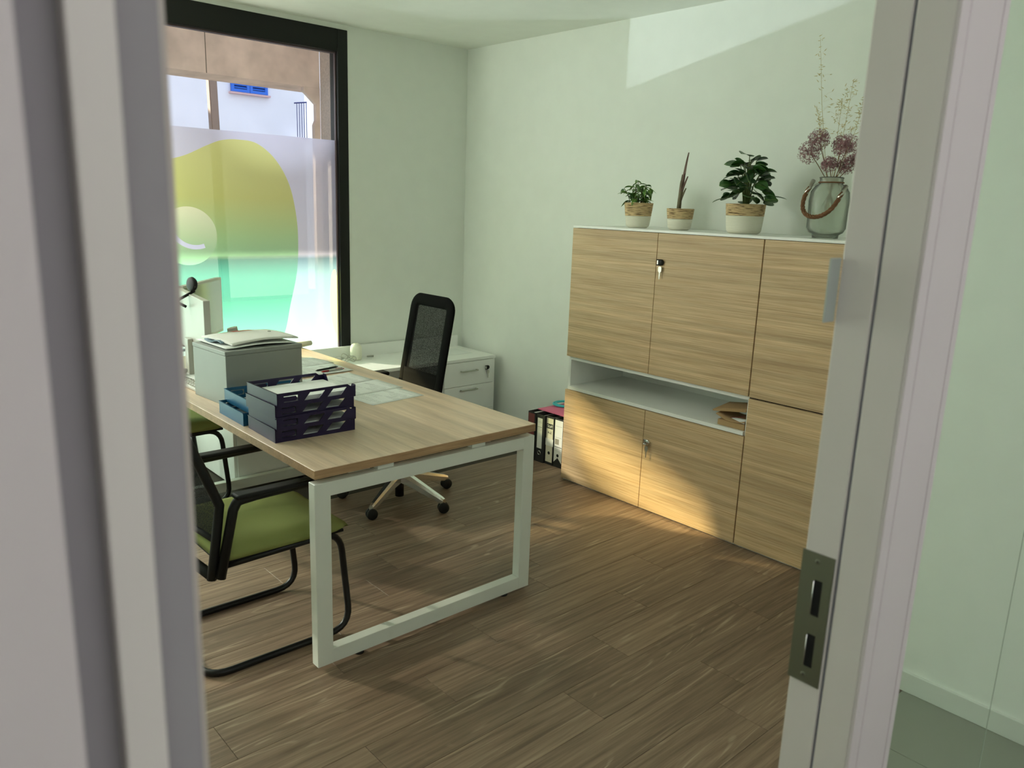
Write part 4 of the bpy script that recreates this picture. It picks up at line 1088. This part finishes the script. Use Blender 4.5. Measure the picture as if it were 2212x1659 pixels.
# handle hangs in front (towards -x), from neck side to neck side, as three twisted strands
hp = []
for i in range(41):
    t = i / 40; a = math.pi * t
    yy_ = YP4 + .078 * math.cos(a) * (1 + .10 * math.sin(a)) + .018 * math.sin(a)
    zz_ = CZ + .222 - .022 * t - .118 * math.sin(a) ** .8
    xx_ = X4 - .045 - .060 * math.sin(a) ** .6
    hp.append(Vector((xx_, yy_, zz_)))
hd = MB()
for k in range(3):
    st = []
    for i, p in enumerate(hp):
        tt = (hp[min(i + 1, 40)] - hp[max(i - 1, 0)]).normalized(); n1 = Vector((-1, 0, 0)); n1 = (n1 - tt * n1.dot(tt)).normalized(); n2 = tt.cross(n1)
        ph_ = i * .95 + k * 2.094
        st.append(p + n1 * math.cos(ph_) * .0048 + n2 * math.sin(ph_) * .0048)
    hd.tube(st, .0058, 8)
hd.build('rope_handle', ROPE, jr)
for p, q in ((hp[0], hp[2]), (hp[40], hp[38])):
    MB().tube([p + (p - q) * 1.2, q], .0095, 12).build('handle_clip', METALH, jr)
MB().tube([hp[0], (X4 - .03, YP4 + .050, CZ + .240), (X4, YP4 + .0525, CZ + .246)], .0018, 6).build('handle_wire', METALH, jr)
MB().tube([hp[40], (X4 - .03, YP4 - .050, CZ + .238), (X4, YP4 - .0525, CZ + .246)], .0018, 6).build('handle_wire', METALH, jr)
# --- dried flowers standing in the jar
ALL = mat('allium_purple', srgb(158, 116, 122), .9); ALS = mat('allium_stem', srgb(132, 104, 74), .85); STRAW = mat('dried_straw', srgb(190, 176, 128), .9); OAT = mat('oat_husk', srgb(206, 192, 146), .9)
def allium(hy, hz, hx, r, label, seed):
    rn = random.Random(seed)
    c_ = Vector((X4 + hx, YP4 + hy, CZ + hz)); b_ = Vector((X4 - hx * .25 - .004, YP4 - hy * .30, CZ + .13)); nk = Vector((X4 + hx * .15, YP4 + hy * .25, CZ + .262))
    o = empty('dried_allium', b_, label, 'dried flower', 'dried purple flowers in the glass jar')
    MB().tube([b_, nk, nk.lerp(c_, .5) + Vector((0, 0, .004)), c_], [.0016, .0017, .0017, .0015], 6).build('stem', ALS, o)
    h = MB()
    for i in range(260):
        v = Vector((rn.gauss(0, 1), rn.gauss(0, 1), rn.gauss(0, 1) * .9 + .15)).normalized(); rr_ = r * rn.uniform(.78, 1.06)
        p = c_ + v * rr_
        s = v.orthogonal().normalized(); u = v.cross(s)
        a_ = [h.bm.verts.new(c_ + v * r * .15 + s * .0004), h.bm.verts.new(c_ + v * r * .15 - s * .0004), h.bm.verts.new(p - s * .0004), h.bm.verts.new(p + s * .0004)]
        h.bm.faces.new(a_)
        for k in range(5):
            an = k * 1.2566 + i; e = s * math.cos(an) + u * math.sin(an); g_ = s * math.cos(an + .9) + u * math.sin(an + .9)
            t0 = h.bm.verts.new(p); t1 = h.bm.verts.new(p + e * .0052 + v * .0030); t2 = h.bm.verts.new(p + g_ * .0032 + v * .0010); h.bm.faces.new((t0, t1, t2))
    tag(h.build('flower_head', ALL, o), None, None, None)
allium(.060, .430, -.045, .046, 'dried purple globe flower in the jar, standing above its left neighbour', 1)
allium(.105, .378, -.030, .050, 'dried purple globe flower leaning out lowest over the left jar rim', 2)
allium(-.015, .408, .030, .045, 'dark dried purple globe flower high in the middle of the jar bunch', 3)
allium(-.070, .395, -.030, .054, 'large dried purple globe flower at the right of the jar bunch', 4)
allium(.000, .322, -.040, .034, 'small pale dried globe flower low over the jar neck', 5)
allium(-.050, .322, .020, .040, 'dried purple globe flower low at the right of the jar neck', 6)
allium(-.100, .350, .040, .042, 'dried purple globe flower mostly hidden by the door frame', 7)
def grass(ty, tz, tx, n, label, seed, spread=.05, dens=1.0):
    rn = random.Random(seed)
    t_ = Vector((X4 + tx, YP4 + ty, CZ + tz)); b_ = Vector((X4 - tx * .2 + .006, YP4 - ty * .18, CZ + .12)); nk = Vector((X4 + tx * .15, YP4 + ty * .20, CZ + .264))
    o = empty('dried_grass', b_, label, 'dried grass', 'dried oat grass in the glass jar')
    pts = [b_, nk, nk.lerp(t_, .5) + Vector((0, ty * .06, 0)), t_]
    MB().tube(pts, [.0012, .0012, .0009, .0004], 5).build('stem', STRAW, o)
    h = MB()
    for i in range(n):
        t = rn.uniform(.38, 1.0) ** .8
        p = pts[1].lerp(pts[3], t); a = rn.uniform(0, 6.28); q = p + Vector((math.cos(a), math.sin(a), rn.uniform(.1, .8))) * spread * rn.uniform(.2, 1) * (1.1 - .7 * t)
        h.tube([p, p.lerp(q, .6) + Vector((0, 0, .004)), q], .00022, 3, cap=False)
        e = q + Vector((rn.uniform(-.6, .6), rn.uniform(-.8, .8), rn.uniform(-.2, .6))).normalized() * .016
        h.tube([q, q.lerp(e, .35), e], [.0003, .0018, .0002], 5, cap=False)
    h.build('seed_head', OAT, o)
grass(.110, .860, -.04, 34, 'tallest dried oat grass stem in the jar', 21, .055)
grass(.080, .560, -.05, 60, 'dense pale dried oat spray above the left globe flowers', 22, .035)
grass(-.045, .680, .0, 44, 'dried oat grass stem in the middle of the jar', 23, .075)
grass(.020, .600, .05, 60, 'wide airy dried oat spray behind the globe flowers', 24, .085)
grass(-.125, .640, -.02, 55, 'dried oat grass leaning right towards the door frame', 25, .035)

# ================================================================ cardboard in the niche
NZ = .5852
tag(MB().box(-.500, -.36, -2.832, -2.680, NZ, NZ + .030, .004, 2).build('cardboard_box', CARD), 'flat cardboard box lying at the end of the niche', 'box')
ct = empty('cardboard_folder', (-.43, -2.76, NZ + .031), 'open cardboard sleeve with printed label resting on the box', 'folder')
P = [[(-.500 + .13 * i / 4, -2.668 - .162 * j / 8, NZ + .040 - .010 * math.sin(j / 8 * 3.0) + i * .0025 + (.012 * (1 - j / 3) if j < 3 else 0)) for j in range(9)] for i in range(5)]
MB().grid(P, .006).build('lower_flap', CARD, ct)
P = [[(-.495 + .15 * i / 4, -2.645 - .185 * j / 8, NZ + .062 + .030 * j / 8 + i * .004) for j in range(9)] for i in range(5)]
MB().grid(P, .008).build('upper_flap', CARD, ct)
P = [[(-.500 + .006 * i, -2.755 - .075 * j / 4, NZ + .050 + .020 * i / 3 * (j / 4) - .004 * j) for j in range(5)] for i in range(4)]
MB().grid(P, .001).build('label_sheet', PAPER, ct)
MB().tube([(-.5035, -2.752, NZ + .051), (-.5035, -2.790, NZ + .061), (-.5035, -2.828, NZ + .072)], .0016, 5).build('printed_border', mat('print_red', srgb(110, 20, 28), .7), ct)

# ================================================================ lever arch files beside the cabinet
def txt(body, size, M, m, parent, name='spine_text'):
    cu_ = bpy.data.curves.new(name, 'FONT'); cu_.body = body; cu_.size = size; cu_.extrude = .0002; cu_.align_x = 'CENTER'; cu_.align_y = 'CENTER'
    o = bpy.data.objects.new('tmp', cu_); COL.objects.link(o)
    dg = bpy.context.evaluated_depsgraph_get(); me = bpy.data.meshes.new_from_object(o.evaluated_get(dg)); bpy.data.objects.remove(o)
    t = bpy.data.objects.new(name, me); COL.objects.link(t); me.materials.append(m); t.parent = parent
    t.matrix_local = WM[parent.name].inverted() @ M
    return t
LBL = mat('label_white', (.78, .78, .72, 1), .7); LBLC = mat('label_cream', (.70, .66, .52, 1), .7); INK = mat('ink', (.02, .02, .02, 1), .7); REDF = mat('red_brown_file', srgb(120, 62, 58), .6)
def binder(y1, w_, h, label, kind, xf):
    """spine faces -X; y1 is the window-side edge"""
    y0 = y1 - w_
    o = empty('lever_arch_file', (xf + .14, (y0 + y1) / 2, 0), label, 'file', 'lever arch files on the floor')
    t = .0025; xb = xf + .285
    s = MB(); s.box(xf, xf + t, y0, y1, 0, h, .0008, 1).box(xf + t, xb, y0, y0 + t, 0, h).box(xf + t, xb, y1 - t, y1, 0, h)
    s.build('cover', BLACKFILE, o)
    box('sheets', PAPER, xf + .02, xb - .01, y0 + .006, y1 - (.030 if kind != 'a' else .012), .012, h - .014, o)
    yc_ = (y0 + y1) / 2; xs = xf - .0004
    Mx = lambda z, yo=0: Matrix(((0, 0, -1, xs - .0006), (-1, 0, 0, yc_ + yo), (0, 1, 0, z), (0, 0, 0, 1)))
    if kind == 'a':
        box('spine_label', REDF, xs, xf - .0001, y0 + .012, y1 - .004, h * .36, h * .97, o)
    if kind == 'b':
        lb_ = box('spine_label', LBL, xs, xf - .0001, y0 + .018, y1 - .012, .092, .292, o)
        for z in (.270, .262, .232, .222, .212):
            box('label_line', INK, xs - .0004, xs - .0001, y0 + .020, y1 - .014, z, z + (.002 if z == .232 else .0007), lb_)
    if kind == 'c':
        lb_ = box('spine_label', LBLC, xs, xf - .0001, y0 + .006, y1 - .005, .018, .306, o)
        blk = box('label_block', INK, xs - .0003, xs - .0001, y0 + .008, y1 - .007, .238, .270, lb_)
        txt('Staff', .026, Mx(.254), LBL, lb_); txt('A-Z', .021, Mx(.212), INK, lb_)
        box('tape', LBL, xs - .0006, xs - .0001, y0 + .001, y1 - .001, .125, .172, lb_)
    if kind == 'd':
        lb_ = MB().prism([(xs, y0 + .002, .030), (xs, yc_, .064), (xs, y1 - .002, .030), (xs, y1 - .002, .308), (xs, y0 + .002, .308)], (.0003, 0, 0)).build('spine_label', LBL, o)
        box('printed_square', mat('print_taupe', srgb(150, 144, 126), .7), xs - .0003, xs - .0001, yc_ - .006, y1 - .008, .150, .185, lb_)
        box('printed_band', INK, xs - .0003, xs - .0001, y0 + .004, y1 - .004, .132, .1355, lb_)
        for z in (.195, .118, .108, .268): box('label_line', mat('print_grey', srgb(110, 110, 108), .8), xs - .0003, xs - .0001, y0 + .008, y1 - .010, z, z + .0012, lb_)
    # finger ring
    if kind in 'ab': MB().tube([(xs - .0006, yc_ + .0125 * math.cos(a * .3927), .062 + .0125 * math.sin(a * .3927)) for a in range(16)], .0016, 6, closed=True).build('finger_ring', CHROME, o)
    MB().lathe([(0, 0), (.0105, 0)], n=20, M=Matrix(((0, 0, -1, xs - .0007), (-1, 0, 0, yc_), (0, 1, 0, .062 if kind in 'ab' else .078), (0, 0, 0, 1)))).build('finger_hole', DARK, o)
    return o
binder(-1.214, .072, .318, 'black lever arch file with a red-brown spine label, nearest the desk', 'a', -.402)
binder(-1.290, .074, .316, 'black lever arch file with a narrow white spine label', 'b', -.400)
binder(-1.368, .070, .318, 'lever arch file with a cream A-Z spine label', 'c', -.388)
binder(-1.442, .072, .318, 'lever arch file with a white printed spine, nearest the cabinet', 'd', -.384)
fo = []
P = [[(-.33 + .27 * i / 10, -1.225 - .27 * j / 8, .3205 + .010 * math.sin(i / 10 * 3.1) * math.sin(j / 8 * 3.1)) for j in range(9)] for i in range(11)]
tag(MB().grid(P, .004).build('pink_folder', mat('pink_card', srgb(226, 112, 146), .6)), 'pink folder lying across the tops of the files', 'folder')
tag(MB().tube([(-.145 + .075 * math.cos(a * .2618), -1.290 + .075 * math.sin(a * .2618), .3420) for a in range(24)], .007, 8, closed=True, sy=.9).tube([(-.145 + .060 * math.cos(a * .2618), -1.290 + .060 * math.sin(a * .2618), .3430) for a in range(24)], .007, 8, closed=True, sy=.8).build('tape_ring', mat('cyan_plastic', srgb(60, 190, 200), .4)), 'cyan ring lying on the pink folder', 'tape')
